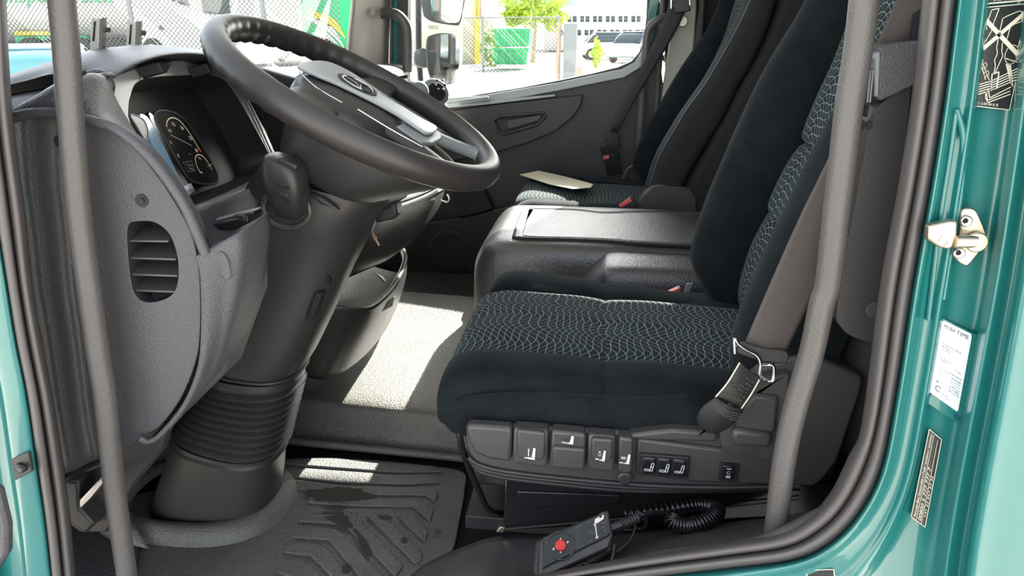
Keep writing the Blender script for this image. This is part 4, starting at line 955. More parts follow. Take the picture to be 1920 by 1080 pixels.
for s_, z_ in ((1.02, .022), (1.08, .030), (1.22, .032), (1.36, .022), (1.44, .006), (1.48, .002)):
    colr.append([V((bc.x+(p.x-bc.x)*s_, bc.y+(p.y-bc.y)*s_*(1.02 if s_ > 1.1 else 1), z_)) for p in base])
loft('mat_collar', colr, M['mat'], mt, caps=False, k=3)
patch('mat_shoulder', [[AZ(172, 955, .03), AZ(205, 940, .04), AZ(250, 958, .035)], [AZ(180, 990, .028), AZ(215, 985, .045), AZ(255, 985, .04)], [AZ(200, 1010, .01), AZ(240, 1020, .02), AZ(280, 1030, .01)]], M['mat'], mt, k=4, th=.004)
tube('foot_rail', [V((-.80, 1.265, .006)), V((-.2, 1.236, .006)), V((-.08, 1.230, .006))], .009, M['floor'], mt, n=10)

# ================================================================== ENGINE COVER
ec_ = thing('engine_cover', 'moulded black engine cover between the two seats', 'engine cover', (.3, 1.75, 0))
def er_(x, y0, y1, zt, e=9): return ring(V((x, (y0+y1)/2, zt/2)), V((0, 1, 0)), V((0, 0, 1)), (y1-y0)/2, zt/2, 64, e)
loft('cover_body', [er_(-.300, 1.64, 1.96, .26), er_(-.290, 1.60, 1.98, .33), er_(-.270, 1.575, 2.0, .365), er_(-.245, 1.565, 2.005, .384), er_(-.20, 1.56, 2.01, .39), er_(.0, 1.56, 2.01, .39), er_(.2, 1.56, 2.01, .388), er_(.9, 1.56, 2.01, .385)], M['tunnel'], ec_, k=3)
loft('cover_shoulder', [er_(-.20, 1.50, 1.70, .20, 6), er_(-.10, 1.48, 1.70, .265, 6), er_(-.02, 1.46, 1.70, .325, 6), er_(.02, 1.445, 1.70, .362, 7), er_(.06, 1.44, 1.70, .374, 8), er_(.3, 1.44, 1.70, .374, 8), er_(.9, 1.44, 1.70, .372, 8)], M['tunnel'], ec_, k=3)
zl = .389
lp = [AZ(1330, 462, zl), AZ(1290, 461, zl), AZ(1200, 457, zl), AZ(1150, 453, zl), AZ(1080, 450, zl), AZ(1000, 448, zl), AZ(968, 446, zl), AZ(964, 440, zl), AZ(978, 402, zl), AZ(986, 393, zl), AZ(1000, 392, zl), AZ(1080, 394, zl), AZ(1130, 399, zl), AZ(1200, 397, zl), AZ(1330, 399, zl)]
tube('cover_groove', [p+V((0, 0, -.001)) for p in lp], .0042, M['void'], ec_, n=8, k=4)
tube('cover_lip', [p+V((.008 if 6 <= i <= 9 else 0, .009 if i < 7 else (-.009 if i > 9 else 0), -.001)) for i, p in enumerate(lp)], .0035, M['tunnel'], ec_, n=8, k=4)
pad = [p for p in cr([p+V((.02 if 6 <= i <= 9 else 0, .018 if i < 7 else (-.018 if i > 9 else 0), -.002)) for i, p in enumerate(lp)], 3)]
plate('cover_inlay', pad, V((0, 0, .004)), M['tunnel'], ec_, bevel=.002)

# ================================================================== SEATS
def make_seat(off, label, group, driver):
    D = V(off); SH = 0 if driver else .16
    def TR(p): return p+D+V((SH*max(0, p.z-.46), 0, 0))
    t = thing('driver_seat' if driver else 'passenger_seat', label, 'seat', V((.1, 1.06, .0))+D, group)
    X, Y, Z = V((1, 0, 0)), V((0, 1, 0)), V((0, 0, 1))
    # cushion : two bolsters and a patterned centre, lofted along x
    def cb(nm, y, hy, zt, hz, x0, x1, mat, e=2.6, dip=0, rise=0, drop=0):
        L_ = x1-x0; rg = []
        for f, s_, zf in ((0, .35, -.030), (.012, .62, -.020), (.045, .86, -.009), (.11, 1, -.001), (.22, 1, .0), (.35, 1, .001), (.43, 1, -.002), (.455, 1, -.005), (.48, 1, -.002), (.6, 1, .001), (.8, 1, -.002), (1.0, .96, -.006)):
            zz = zt+zf-dip*math.sin(math.pi*f)+rise*f-drop*f
            h = hz*(.45+.55*s_)
            rg.append([TR(p) for p in ring(V((x0+f*L_, y, zz-h)), Y, Z, hy*(.8+.2*s_), h, 40, e)])
        return loft(nm, rg, mat, t, k=4)
    cb('seat_cushion', 1.03, .175, .425 if driver else .420, .055, -.205, .30, M['pattern'], 4.5, .004, 0, .018)
    cb('near_bolster' if driver else 'cushion_edge', .852 if driver else .85, .058 if driver else .05, .440 if driver else .412, .050, -.200 if driver else -.195, .29, M['velvet'], 2.6, .002, 0, .014)
    cb('far_bolster', 1.245, .062, .430, .050, -.190, .28, M['velvet'], 2.5, 0, 0, .05)
    # skirt below the cushion
    sk = []
    for x, zt, zb in ((-.19, .385, .365), (-.182, .39, .345), (-.15, .392, .335), (.0, .392, .330), (.15, .392, .333), (.27, .39, .35), (.29, .385, .37)):
        sk.append([TR(p) for p in ring(V((x, 1.05, (zt+zb)/2-.004)), Y, Z, .256, (zt-zb)/2, 40, 6)])
    loft('cushion_skirt', sk, M['velvet'] if driver else M['sidecloth'], t, k=3)
    # backrest
    zs = [.34, .37, .41, .466, .56, .64, .685, .76, .82, .905, 1.0, 1.15, 1.25]
    xf = [.245, .215, .198, .182, .200, .224, .238, .264, .289, .330, .35, .375, .40]
    xi = [.285, .278, .272, .268, .292, .322, .338, .352, .372, .388, .392, .41, .43]
    def bb(nm, y, hy, mat, taper, xf=xf, e=2.3):
        rg = []
        for i, (z, a, b) in enumerate(zip(zs, xf, xi)):
            b = max(b, a+.01)
            s_ = [.5, .8, .95, 1, 1, 1, 1, 1, 1, 1, 1, .95, .7][i]
            hd = (b-a)/2+.022
            rg.append([TR(p) for p in ring(V((a+hd+(1-s_)*.03, y, z)), X, Y, hd*s_, hy*s_*taper[i], 36, e)])
        return loft(nm, rg, mat, t, k=4)
    tp = [1, 1, 1, 1, 1, 1, .98, .95, .9, .85, .8, .7, .6]
    bb('backrest_far_bolster', 1.285, .062, M['velvet'], tp)
    xn = [.25, .225, .205, .203, .212, .238, .255, .290, .312, .338, .36, .39, .42]
    if driver: bb('backrest_near_bolster', .850, .058, M['velvet'], tp)
    else: bb('backrest_near_bolster', .838, .052, M['sidecloth'], [1]*10+[.95, .9, .8], xn, 3.6)
    rg = []
    for z, b, s_ in ((.36, .272, .9), (.39, .262, 1), (.43, .258, 1), (.50, .270, 1), (.555, .290, 1), (.565, .298, 1), (.575, .290, 1), (.63, .306, 1), (.672, .326, 1), (.684, .340, 1), (.696, .330, 1), (.76, .346, 1), (.82, .364, 1), (.905, .380, 1), (1.0, .385, 1), (1.12, .40, 1), (1.20, .42, .9), (1.25, .44, .7)):
        rg.append([TR(p) for p in ring(V((b+.05, 1.067, z)), X, Y, .05, .182*s_*(1-.10*max(0, z-.8)/.4), 56, 5)])
    loft('backrest_insert', rg, M['pattern'], t, k=3)
    sh = []
    for z, x0, x1, s_ in ((.33, .33, .38, .9), (.36, .315, .42, .98), (.45, .305, .44, 1), (.6, .345, .47, 1), (.75, .385, .51, 1), (.9, .425, .55, .98), (1.1, .445, .56, .94), (1.25, .47, .54, .8), (1.28, .49, .52, .5)):
        sh.append([TR(p) for p in ring(V(((x0+x1)/2, 1.067, z)), X, Y, (x1-x0)/2, .272*s_, 48, 6)])
    loft('backrest_shell', sh, M['sidecloth'], t, k=4)
    for s_ in ((1,) if driver else (-1, 1)):
        tube('piping', [TR(V((x+.004, 1.067+s_*.270, z))) for z, x in (((.37, .318), (.45, .310), (.6, .350), (.75, .390), (.9, .430), (1.1, .450)) if driver or s_ > 0 else ((.37, .232), (.41, .212), (.466, .208), (.56, .216), (.64, .242), (.70, .264), (.76, .293), (.82, .315), (.905, .341), (1.0, .363), (1.15, .393)))], .0035, M['piping'], t, n=8, k=5)
        tube('rear_seam', [TR(V((x, 1.067+s_*.272, z))) for z, x in ((.40, .40), (.45, .42), (.6, .452), (.75, .492), (.9, .532), (1.1, .542))], .002, M['lever'], t, n=6, k=5)
    return t
ds = make_seat((0, 0, 0), 'driver seat in dark teal velour with netted line pattern, nearest the camera', 'cab seats', True)
ps = make_seat((-.055, 1.29, -.045), 'passenger seat with black side panel, beyond the engine cover', 'cab seats', False)
plate('seat_pedestal', [V((-.15, 2.13, 0)), V((.3, 2.13, 0)), V((.3, 2.13, .30)), V((-.20, 2.13, .30))], V((0, .45, 0)), M['softblack'], ps, bevel=.01)
plate('hinge_cover', L([(1192, 386), (1205, 365), (1222, 348), (1238, 344), (1296, 354), (1306, 372), (1306, 400), (1190, 400)], 2.075), V((0, .035, 0)), M['lever'], ps, bevel=.006)
# ---------------------------------------------------------------- driver seat base with levers
YS = .788
hs = cr(L([(873, 800), (876, 838), (890, 866), (930, 884), (1000, 893), (1060, 900), (1200, 908)], YS), 3)+L([(1380, 915), (1524, 914), (1540, 905), (1570, 868), (1612, 745), (1620, 712), (1612, 703), (1545, 676), (1490, 668), (1425, 690), (1390, 735), (1375, 775), (1345, 800), (1200, 812), (1000, 800), (880, 792)], YS)
plate('base_cover', hs, V((0, .045, 0)), M['seatplastic'], ds, bevel=.006, seg=3)
rbox('base_body', (.09, 1.06, .285), .25, .22, .055, M['softblack'], ds, bevel=.01)
plate('front_cap', L([(874, 797), (960, 803), (958, 868), (916, 862), (888, 850), (877, 825)], .772), V((0, .02, 0)), M['lever'], ds, bevel=.005)
def lever(p, face, icon_q, kind, y=.770):
    o = plate('lever', L(p, y), V((0, .022, 0)), M['lever'], ds, bevel=.004, seg=3)
    if face: plate('lever_face', L(face, y-.006), V((0, .008, 0)), M['lever'], o, bevel=.003, seg=3)
    q = quad(icon_q, y-(.0062 if face else .0002)); P = Print(q, .0005)
    P.poly([(.35, .85), (.98, .85), (.98, 1), (.30, 1)]); P.poly([(.68, .80), (.80, 0), (1.0, .02), (.98, .82)])
    P.line([(.0, .95), (.55, .88)], .0014)
    if kind == 0: P.line([(.35, .2), (.35, .75)], .0009); P.poly([(.35, .05), (.45, .3), (.25, .3)])
    if kind == 1: P.arc(.05, .9, .10, .12, 0, 360, .0009, 12)
    if kind == 2: P.arc(.38, .42, .12, .16, 0, 360, .0009, 12); P.poly([(.38, .05), (.48, .22), (.28, .22)])
    if kind == 3: P.line([(.15, .35), (.55, .35)], .0009); P.line([(.15, .5), (.55, .5)], .0009)
    P.build('seat_icon', M['white'], o); return o
lever([(963, 803), (1028, 808), (1027, 876), (1015, 877), (966, 870), (961, 862)], [(970, 806), (1022, 812), (1021, 858), (1014, 864), (974, 860), (969, 853)], [(985, 838), (1004, 840), (1003, 862), (984, 859)], 0)
lever([(1034, 808), (1098, 814), (1097, 884), (1084, 885), (1034, 879), (1030, 872)], [(1037, 838), (1097, 843), (1095, 882), (1036, 877)], [(1054, 818), (1076, 817), (1075, 833), (1054, 830)], 1)
lever([(1103, 815), (1154, 819), (1152, 884), (1142, 886), (1102, 880), (1100, 873)], [(1110, 822), (1149, 825), (1147, 864), (1140, 867), (1114, 864), (1109, 858)], [(1118, 843), (1136, 845), (1134, 865), (1117, 861)], 2)
lever([(1160, 820), (1187, 823), (1186, 884), (1178, 890), (1162, 888), (1159, 880)], None, [(1163, 850), (1182, 852), (1180, 870), (1162, 868)], 3)
disc('lever_pivot', A(1172, 894, .778), (0, -1, 0), .010, .006, M['softblack'], ds, bevel=.003)
plate('switch_panel', L([(1194, 822), (1300, 836), (1420, 850), (1470, 856), (1470, 912), (1300, 905), (1192, 890)], .782), V((0, .015, 0)), M['seatplastic'], ds, bevel=.004)
sf = plate('switch_frame', cr(L([(1204, 852), (1285, 858), (1293, 862), (1290, 893), (1283, 898), (1205, 891), (1199, 886), (1201, 856)], .777), 2, True), V((0, .008, 0)), M['black'], ds, bevel=.002)
for i in range(3):
    x0 = 1205+28.5*i; y0 = 857+2*i
    k_ = plate('seat_switch', L([(x0+1, y0), (x0+26, y0+2), (x0+24, y0+34), (x0, y0+32)], .774), V((0, .006, 0)), M['gloss'], sf, bevel=.002)
    P = Print(quad([(x0+3, y0+9), (x0+22, y0+11), (x0+20, y0+28), (x0+2, y0+26)], .7735), .0006)
    P.line([(.02, .86), (.10, .72), (.55, .74), (.60, .90), (.05, .92)], .0008, True); P.line([(.62, .88), (.74, .10), (.92, .02), (.98, .12), (.84, .90)], .0008, True)
    P.arc(.80, .45 if i < 2 else .3, .05, .07, 0, 360, .0006, 8)
    P.build('switch_icon', M['white'], k_)
    rbox('switch_ridge', A(x0+13, y0+5, .7735), V((.005, 0, -.0004)), .0008, .0006, M['lever'], k_, bevel=.0002)
rf = plate('rocker_frame', L([(1351, 869), (1386, 872), (1381, 904), (1346, 901)], .778), V((0, .008, 0)), M['black'], ds, bevel=.001)
rk = plate('rocker_switch', L([(1356, 873), (1379, 875), (1375, 900), (1353, 898)], .774), V((0, .006, 0)), M['gloss'], rf, bevel=.0015)
P = Print(quad([(1358, 875), (1377, 877), (1374, 898), (1355, 896)], .7735), .0006); P.line([(.3, .14), (.7, .14)], .001); P.arc(.5, .48, .14, .12, 0, 360, .001, 14); P.line([(.3, .78), (.7, .78)], .001); P.line([(.3, .9), (.7, .9)], .001); P.build('rocker_print', M['white'], rk)
# upper console step with tilt handle and moulded lettering
plate('console_step', L([(1322, 805), (1345, 780), (1355, 850), (1440, 862), (1475, 862), (1478, 700), (1410, 712), (1388, 735), (1372, 770), (1338, 790)], .776), V((0, .02, 0)), M['seatplastic'], ds, bevel=.005)
plate('tilt_handle', L([(1378, 804), (1450, 816), (1446, 842), (1378, 838), (1371, 820)], .764), V((0, .02, 0)), M['lever'], ds, bevel=.006, seg=3)
plate('handle_housing', L([(1376, 804), (1382, 775), (1412, 740), (1462, 744), (1455, 816)], .770), V((0, .02, 0)), M['seatplastic'], ds, bevel=.005)
P = Print(quad([(1357, 838), (1418, 845), (1417, 858), (1356, 852)], .7755), .0004); P.text('ISRI 6860', 0, 0, 1, 1); P.build('moulded_lettering', M['lever'], ds)
plate('inner_ledge', L([(1180, 815), (1260, 806), (1345, 812), (1345, 830), (1180, 825)], .779), V((0, .02, 0)), M['lever'], ds, bevel=.004)
for i in range(3):
    o_ = 6*i
    tube('lower_rail', L([(878+4*i, 858+o_), (900, 872+o_), (950, 884+o_), (1050, 896+o_), (1180, 908+o_), (1320, 914+o_*.5), (1500, 912+o_*.3)], .786+.008*i), .0032, M['softblack'], ds, n=8, k=4)
# front wire handle
tube('wire_handle', L([(872, 790, .80), (862, 800, .80), (864, 830, .80), (876, 868, .81), (898, 920, .83), (912, 950, .84), (928, 961, .85), (948, 963, .87)], .8), .0048, M['gloss'], ds, n=10, k=5)
tube('cushion_seam', L([(856, 752), (880, 743), (930, 738), (1000, 737), (1100, 740), (1200, 744), (1290, 742)], .7935), .0016, M['velvet'], ds, n=6, k=5)
# suspension box
sb_ = plate('suspension_box', L([(946, 896), (1560, 908), (1560, 940), (1500, 968), (1150, 985), (950, 995), (944, 980)], .83), V((0, .38, 0)), M['gloss'], ds, bevel=.003)
plate('box_embossing', L([(970, 921), (1165, 929), (1160, 946), (1060, 948), (985, 957), (970, 950)], .826), V((0, .006, 0)), M['gloss'], sb_, bevel=.0025, seg=3)
tube('box_edge', L([(948, 992), (1150, 974), (1350, 952), (1500, 936)], .826), .0012, M['lever'], sb_, n=6)
rbox('base_rail', A(1200, 990, .85)+V((0, .1, -.015)), .26, .1, .012, M['black'], ds, bevel=.002)
plate('rusty_bracket', L([(930, 998), (938, 988), (948, 990), (944, 1000)], .84), V((0, .01, 0)), M['rust'], ds, bevel=.001)

# ================================================================== BELTS AND BUCKLES
sbt = thing('seat_belt', 'brown grey seat belt hanging down in front of the driver seat', 'seat belt', A(1430, 650, .76))
le = [(1745, -330, .680), (1705, -60, .680), (1680, 0, .682), (1640, 92, .688), (1595, 195, .700), (1556, 290, .715), (1500, 405, .735), (1440, 540, .750), (1394, 648, .758)]
re = [(1815, -330, .680), (1775, -60, .680), (1748, 0, .682), (1715, 85, .688), (1672, 190, .700), (1635, 290, .715), (1585, 405, .735), (1530, 540, .750), (1472, 660, .758)]
a_ = [A(*p) for p in le]; b_ = [A(*p) for p in re]
patch('webbing', [a_, [lerp(x, y, .5)+V((0, -.002, 0)) for x, y in zip(a_, b_)], b_], M['belt'], sbt, k=5, th=.0015)
plate('tongue_grip', cr(L([(1380, 652), (1396, 644), (1440, 654), (1468, 656), (1480, 664), (1476, 682), (1452, 682), (1440, 690), (1420, 676), (1384, 664)], .752), 2, True), V((0, .008, 0)), M['softblack'], sbt, bevel=.002)
tube('tongue_frame', L([(1378, 662), (1377, 634), (1384, 645), (1402, 658), (1420, 668), (1426, 685), (1425, 706), (1448, 715), (1451, 692), (1446, 684), (1426, 684)], .749), .0024, M['chrome'], sbt, n=8, k=3)
plate('belt_label', L([(1387, 680), (1426, 712), (1408, 740), (1390, 766), (1342, 744), (1364, 718)], .756), V((0, .0015, 0)), M['labelblack'], sbt, bevel=0)
tube('label_edge', L([(1387, 680), (1364, 718), (1342, 744)], .755), .0009, M['cream'], sbt, n=5, k=3); tube('label_edge', L([(1424, 712), (1408, 740), (1390, 766)], .755), .0009, M['cream'], sbt, n=5, k=3)
P = Print(quad([(1386, 686), (1420, 712), (1388, 762), (1348, 742)], .7555), .0005)
for r_ in range(6): P.text(['7613', 'A 860', 'E4 04', '2017', 'CH', '1254'][r_], .48, .12+r_*.13, .92, .19+r_*.13)
P.arc(.25, .55, .10, .05, 0, 360, .0007, 12); P.text('AUTOFLUG', .1, .82, .9, .9); P.build('label_print', M['handle'], sbt)
a2_ = L([(1342, 744, .756), (1318, 762, .758), (1308, 782, .765), (1318, 800, .775)], .76); b2_ = L([(1392, 766, .756), (1384, 780, .758), (1368, 796, .765), (1350, 806, .775)], .76)
patch('webbing_end', [a2_, [lerp(x, y, .5)+V((0, -.006, 0)) for x, y in zip(a2_, b2_)], b2_], M['beltdark'], sbt, k=5, th=.003)
for i in range(4): tube('stitch_row', [lerp(a2_[0], b2_[0], 0)+V((.001, -.007, -.004-.003*i)), lerp(a2_[0], b2_[0], .5)+V((0, -.009, -.007-.003*i)), b2_[0]+V((-.001, -.007, -.004-.003*i))], .0006, M['handle'], sbt, n=4, k=4)
bk_ = thing('belt_buckle', 'grey belt buckle with red button between driver seat and engine cover', 'buckle', A(1262, 560, 1.36))
plate('buckle_body', L([(1240, 556), (1276, 540), (1284, 552), (1268, 572), (1250, 566)], 1.38), V((0, .02, 0)), M['lever'], bk_, bevel=.002); plate('release_button', L([(1239, 555), (1272, 541), (1277, 545), (1243, 560)], 1.377), V((0, .015, 0)), M['redbuckle'], bk_, bevel=.001)
plate('buckle_stalk', L([(1288, 532), (1300, 532), (1284, 568), (1272, 572)], 1.385), V((0, .006, 0)), M['silver'], bk_, bevel=.001)
bk_ = thing('belt_buckle', 'belt buckle with faded red button beside the passenger seat hinge cover', 'buckle', A(1175, 385, 2.05))
plate('buckle_body', L([(1160, 388), (1182, 370), (1194, 376), (1190, 394), (1165, 396)], 2.06), V((0, .02, 0)), M['softblack'], bk_, bevel=.002); plate('release_button', L([(1160, 386), (1182, 371), (1185, 378), (1165, 390)], 2.055), V((0, .01, 0)), M['redbuckle'], bk_, bevel=.001)
pb = thing('seat_belt', 'black seat belt hanging on the far side of the passenger seat', 'seat belt', A(1150, 240, 2.68))
le = [(1258, -60, 2.63), (1250, 20, 2.63), (1205, 120, 2.62), (1170, 190, 2.62), (1144, 246, 2.62)]; re = [(1300, -60, 2.63), (1286, 20, 2.63), (1232, 120, 2.62), (1190, 190, 2.62), (1158, 248, 2.62)]
patch('webbing', [[A(*p) for p in le], [A(*p) for p in re]], M['beltdark'], pb, k=4, th=.002)
plate('belt_guide', L([(1255, 0), (1290, -6), (1296, 20), (1266, 26)], 2.615), V((0, .02, 0)), M['softblack'], pb, bevel=.004)
tube('guide_loop', L([(1259, 16), (1262, -4), (1290, -8), (1294, 10)], 2.61), .004, M['metal'], pb, n=8, k=3)
plate('tongue', L([(1136, 250), (1158, 248), (1164, 278), (1128, 290), (1125, 275), (1138, 268)], 2.620), V((0, .012, 0)), M['gloss'], pb, bevel=.002)
plate('buckle_body', L([(1130, 292), (1160, 286), (1166, 326), (1140, 330)], 2.620), V((0, .02, 0)), M['gloss'], pb, bevel=.003); plate('release_button', L([(1131, 294), (1142, 291), (1142, 297), (1132, 299)], 2.617), V((0, .004, 0)), M['redbuckle'], pb, bevel=.0005)
tube('stalk_cable', L([(1168, 336), (1176, 318), (1190, 308)], 2.62), .006, M['lever'], pb, n=8, k=4)
# paper on the passenger seat
def onseat(px, py, z=.385): return AZ(px, py, z)
pp_ = plate('folded_paper', [onseat(975, 328, .386), onseat(1010, 321, .386), onseat(1060, 332, .382), onseat(1112, 346, .386), onseat(1108, 352, .386), onseat(1075, 355, .386), onseat(1030, 346, .386)], V((0, 0, .002)), M['paper'], None, bevel=0)
props(pp_, 'cream folded paper sheet lying on the passenger seat cushion', 'paper')

# ================================================================== GRAB HANDLES
def hb(pts, y, rr, label, mat, caps=True):
    p = [A(a, b, y if len(q_) < 3 else q_[2]) for q_ in pts for a, b in [q_[:2]]]
    o = tube('grab_handle', p, rr, mat, None, n=24, k=6); return props(o, label, 'handle')
hb([(100, -330), (112, -90), (116, 0), (124, 90), (135, 250), (148, 400), (167, 540), (184, 660), (198, 750), (213, 900), (239, 1085), (252, 1160)], .655, .0122, 'long vertical grab handle at the left in front of the dashboard', M['handle'])
hb([(1640, -330), (1627, -90), (1620, 0), (1608, 100), (1592, 200), (1580, 300), (1568, 400), (1553, 530), (1541, 570), (1522, 660), (1490, 770), (1471, 860), (1458, 960), (1453, 1000)], .655, .0118, 'long bent grab handle at the right in front of the driver seat', M['handle'])
hb([(713, 26, 2.66), (725, 24, 2.66), (745, 28, 2.64), (760, 45, 2.64), (764, 70, 2.64), (764, 135, 2.64)], 2.64, .018, 'curved grab handle on the far windscreen pillar', M['handle'])
hb([(1252, 32, 2.68), (1236, 36, 2.66), (1218, 52, 2.66), (1212, 80, 2.66), (1206, 160, 2.66), (1200, 240, 2.66), (1198, 300, 2.68)], 2.66, .014, 'thin grab handle behind the passenger window', M['handle'])

# ================================================================== BELT PILLAR TRIM, RIGHT
bp_ = thing('pillar_cover', 'grey belt height adjuster cover on the pillar behind the driver seat', 'cover', A(1640, 640, .69))
plate('cover_body', cr(L([(1634, 230), (1650, 196), (1702, 162), (1706, 170), (1698, 260), (1680, 400), (1660, 540), (1652, 640), (1640, 644), (1596, 630), (1576, 612), (1568, 590), (1580, 500), (1600, 400), (1618, 300)], .672), 3, True), V((0, .03, 0)), M['column'], bp_, bevel=.005)
plate('cover_cap', L([(1632, 96), (1648, 86), (1690, 79), (1724, 76), (1745, 78), (1738, 140), (1712, 160), (1652, 190), (1644, 186), (1652, 100), (1634, 104)], .664), V((0, .04, 0)), M['panel'], bp_, bevel=.004)
plate('guide_frame', L([(1632, 98), (1652, 96), (1652, 112), (1648, 184), (1640, 180), (1640, 112), (1632, 112)], .662), V((0, .02, 0)), M['silver'], bp_, bevel=.002)
plate('slide_button', L([(1628, 128), (1642, 130), (1634, 196), (1622, 192)], .662), V((0, .02, 0)), M['handle'], bp_, bevel=.003)
for i in range(2): tube('button_rib', L([(1632+5*i, 131), (1626+5*i, 192)], .661), .0009, M['silver'], bp_, n=6)
plate('slot_plate', L([(1618, 190), (1640, 200), (1632, 222), (1628, 245), (1614, 240), (1610, 222)], .667), V((0, .01, 0)), M['lever'], bp_, bevel=.001)
plate('slot', L([(1622, 196), (1630, 198), (1626, 220), (1619, 218)], .6655), V((0, .003, 0)), M['void'], bp_, bevel=0)
for dx in (0, 13): disc('rivet_hole', A(1617+dx, 234, .6665), (0, -1, 0), .0028, .0012, M['void'], bp_, n=12, bevel=0, u=V((1, 0, 0)), rv=.004)
disc('cover_plug', A(1640, 581, .6715), (0, -1, 0), .0085, .0012, M['lever'], bp_, bevel=.0006)

# ================================================================== SILL COVER, HANDSET, CABLE
fa = [(740, 1110, .86), (790, 1062, .855), (860, 1028, .85), (950, 1003, .84), (1100, 1000, .83), (1300, 985, .82), (1480, 965, .80), (1560, 940, .76)]
mi = [(740, 1140, .74), (800, 1108, .74), (900, 1088, .735), (1000, 1070, .73), (1120, 1052, .72), (1290, 1008, .715), (1460, 985, .70), (1545, 955, .69)]
nr = [(740, 1200, .65), (800, 1160, .65), (900, 1120, .645), (1000, 1092, .64), (1110, 1072, .64), (1210, 1040, .64), (1400, 1012, .64), (1540, 950, .645)]
nr2 = [(740, 1210, .625), (800, 1170, .625), (900, 1130, .622), (1000, 1096, .62), (1150, 1066, .62), (1300, 1040, .62), (1470, 1010, .62), (1560, 945, .62)]
struct(patch('trim_15', [[A(*p) for p in r_] for r_ in (fa, mi, nr)], M['sill'], k=5, th=.004))
struct(patch('trim_16', [[A(*p)+V((0, 0, .001)) for p in nr], [lerp(A(*p), A(*q_), .4)+V((0, 0, .003)) for p, q_ in zip(nr, nr2)], [A(*p) for p in nr2]], M['handle'], k=5, th=.003))
struct(plate('trim_17', [V((-.12, .86, -.01)), V((.0, .86, .15)), V((.8, .86, .16)), V((.8, .86, -.01))], V((0, .02, 0)), M['carpet'], bevel=.004))
hp0 = A(1080, 1010, .695); hn = V((.05, -.62, .78)).normalized()
def HP(px, py, d=0): return AP(px, py, hp0-hn*d, hn)
hsd = thing('remote_control', 'black wired remote handset with red stop button in its holder on the sill', 'remote control', hp0)
plate('holder', [HP(*p, .022) for p in [(1003, 1015), (1030, 1000), (1140, 962), (1152, 1000), (1150, 1035), (1100, 1066), (1010, 1095), (1000, 1070)]], -hn*.018, M['softblack'], hsd, bevel=.004)
plate('handset_body', [HP(*p, .003) for p in [(1013, 1014), (1019, 1008), (1141, 955), (1150, 1003), (1141, 1028), (1014, 1086), (1009, 1078)]], -hn*.022, M['lever'], hsd, bevel=.003, seg=3)
fp = plate('face_plate', [HP(*p) for p in [(1018, 1013), (1140, 956), (1146, 998), (1140, 1005), (1017, 1066)]], -hn*.004, M['labelblack'], hsd, bevel=.001)
plate('side_band', [HP(*p, .0015) for p in [(1017, 1068), (1140, 1007), (1147, 1002), (1140, 1026), (1016, 1082)]], -hn*.005, M['lever'], hsd, bevel=.001)
hq = [HP(1018, 1013), HP(1140, 956), HP(1145, 1003), HP(1017, 1066)]
P = Print(hq, .0006); bx = Print(hq, .0005)
cu, cv = .265, .50
for du, dv in ((0, -1), (0, 1), (-1, 0), (1, 0)):
    ccu, ccv = cu+du*.105, cv+dv*.235
    if du == 0: P.poly([(ccu-.018, ccv-dv*.02), (ccu+.018, ccv-dv*.02), (ccu, ccv+dv*.05)])
    else: P.poly([(ccu-du*.012, ccv-.05), (ccu-du*.012, ccv+.05), (ccu+du*.022, ccv)])
# jib arm pictogram and arrows
P.poly([(.79, .13), (.86, .10), (.86, .18), (.90, .18), (.90, .10), (.93, .12), (.92, .27), (.82, .32), (.78, .27)]); P.line([(.79, .30), (.80, .82)], .0013); P.disc(.785, .33, .02, .04, 12); P.disc(.80, .84, .022, .045, 12)
P.build('pictogram', M['cream'], fp)
ar = Print(hq, .0007)
for u_, v_, s_ in ((.70, .13, -1), (.90, .02, 1), (.70, .48, -1), (.92, .42, 1), (.74, .62, 1), (.70, .86, -1), (.93, .72, 1), (.89, .58, -1)):
    ar.line([(u_-.028, v_), (u_+.028, v_)], .0010); ar.poly([(u_+s_*.035, v_), (u_+s_*.012, v_-.05), (u_+s_*.012, v_+.05)])
ar.text('UP', .545, .20, .575, .32); ar.text('DN', .545, .68, .575, .80)
ar.line([(.49, .12), (.52, .30), (.52, .60), (.49, .86)], .0007); ar.line([(.49, .12), (.60, .10)], .0007); ar.line([(.50, .88), (.60, .88)], .0007); ar.build('arrow_print', M['handle'], fp)
cc_ = bil(hq, cu, cv); ux_ = (hq[1]-hq[0]).normalized()
tube('button_ring', [cc_+hn*.001+ux_*.0165*math.cos(t)+hn.cross(ux_)*.0165*math.sin(t) for t in [2*math.pi*i/32 for i in range(32)]], .0010, M['lever'], fp, n=6, closed=True)
rb_ = disc('stop_button', cc_, hn, .0068, .003, M['red'], fp, bevel=.001, n=24)
q = [cc_+hn*.0032+ux_*a-hn.cross(ux_)*b for a, b in ((-.0045, -.0015), (.0045, -.0015), (.0045, .0015), (-.0045, .0015))]
P = Print(q, .0003); P.text('STOP', 0, 0, 1, 1); P.build('stop_lettering', M['redbuckle'], rb_)
tube('holder_rib', [HP(1012, 1092, .012), HP(1080, 1062, .012), HP(1098, 1056, .012), HP(1108, 1066, .010), HP(1120, 1068, .010), HP(1146, 1052, .010), HP(1152, 1020, .010)], .002, M['softblack'], hsd, n=8, k=3)
for px in (1044, 1052, 1076, 1084): tube('holder_tooth', [HP(px, 1080-(px-1044)*.45, .012), HP(px+5, 1091-(px-1044)*.45, .014)], .0012, M['void'], hsd, n=6)
cg = thing('coiled_cable', 'black coiled cable running from the handset to the seat base', 'cable', A(1260, 975, .76))
def ap(px, py, y=.755): return A(px, py, y)
tube('cable_gland', [ap(1146, 992, .72), ap(1165, 984, .725)], .0078, M['gloss'], cg, n=16)
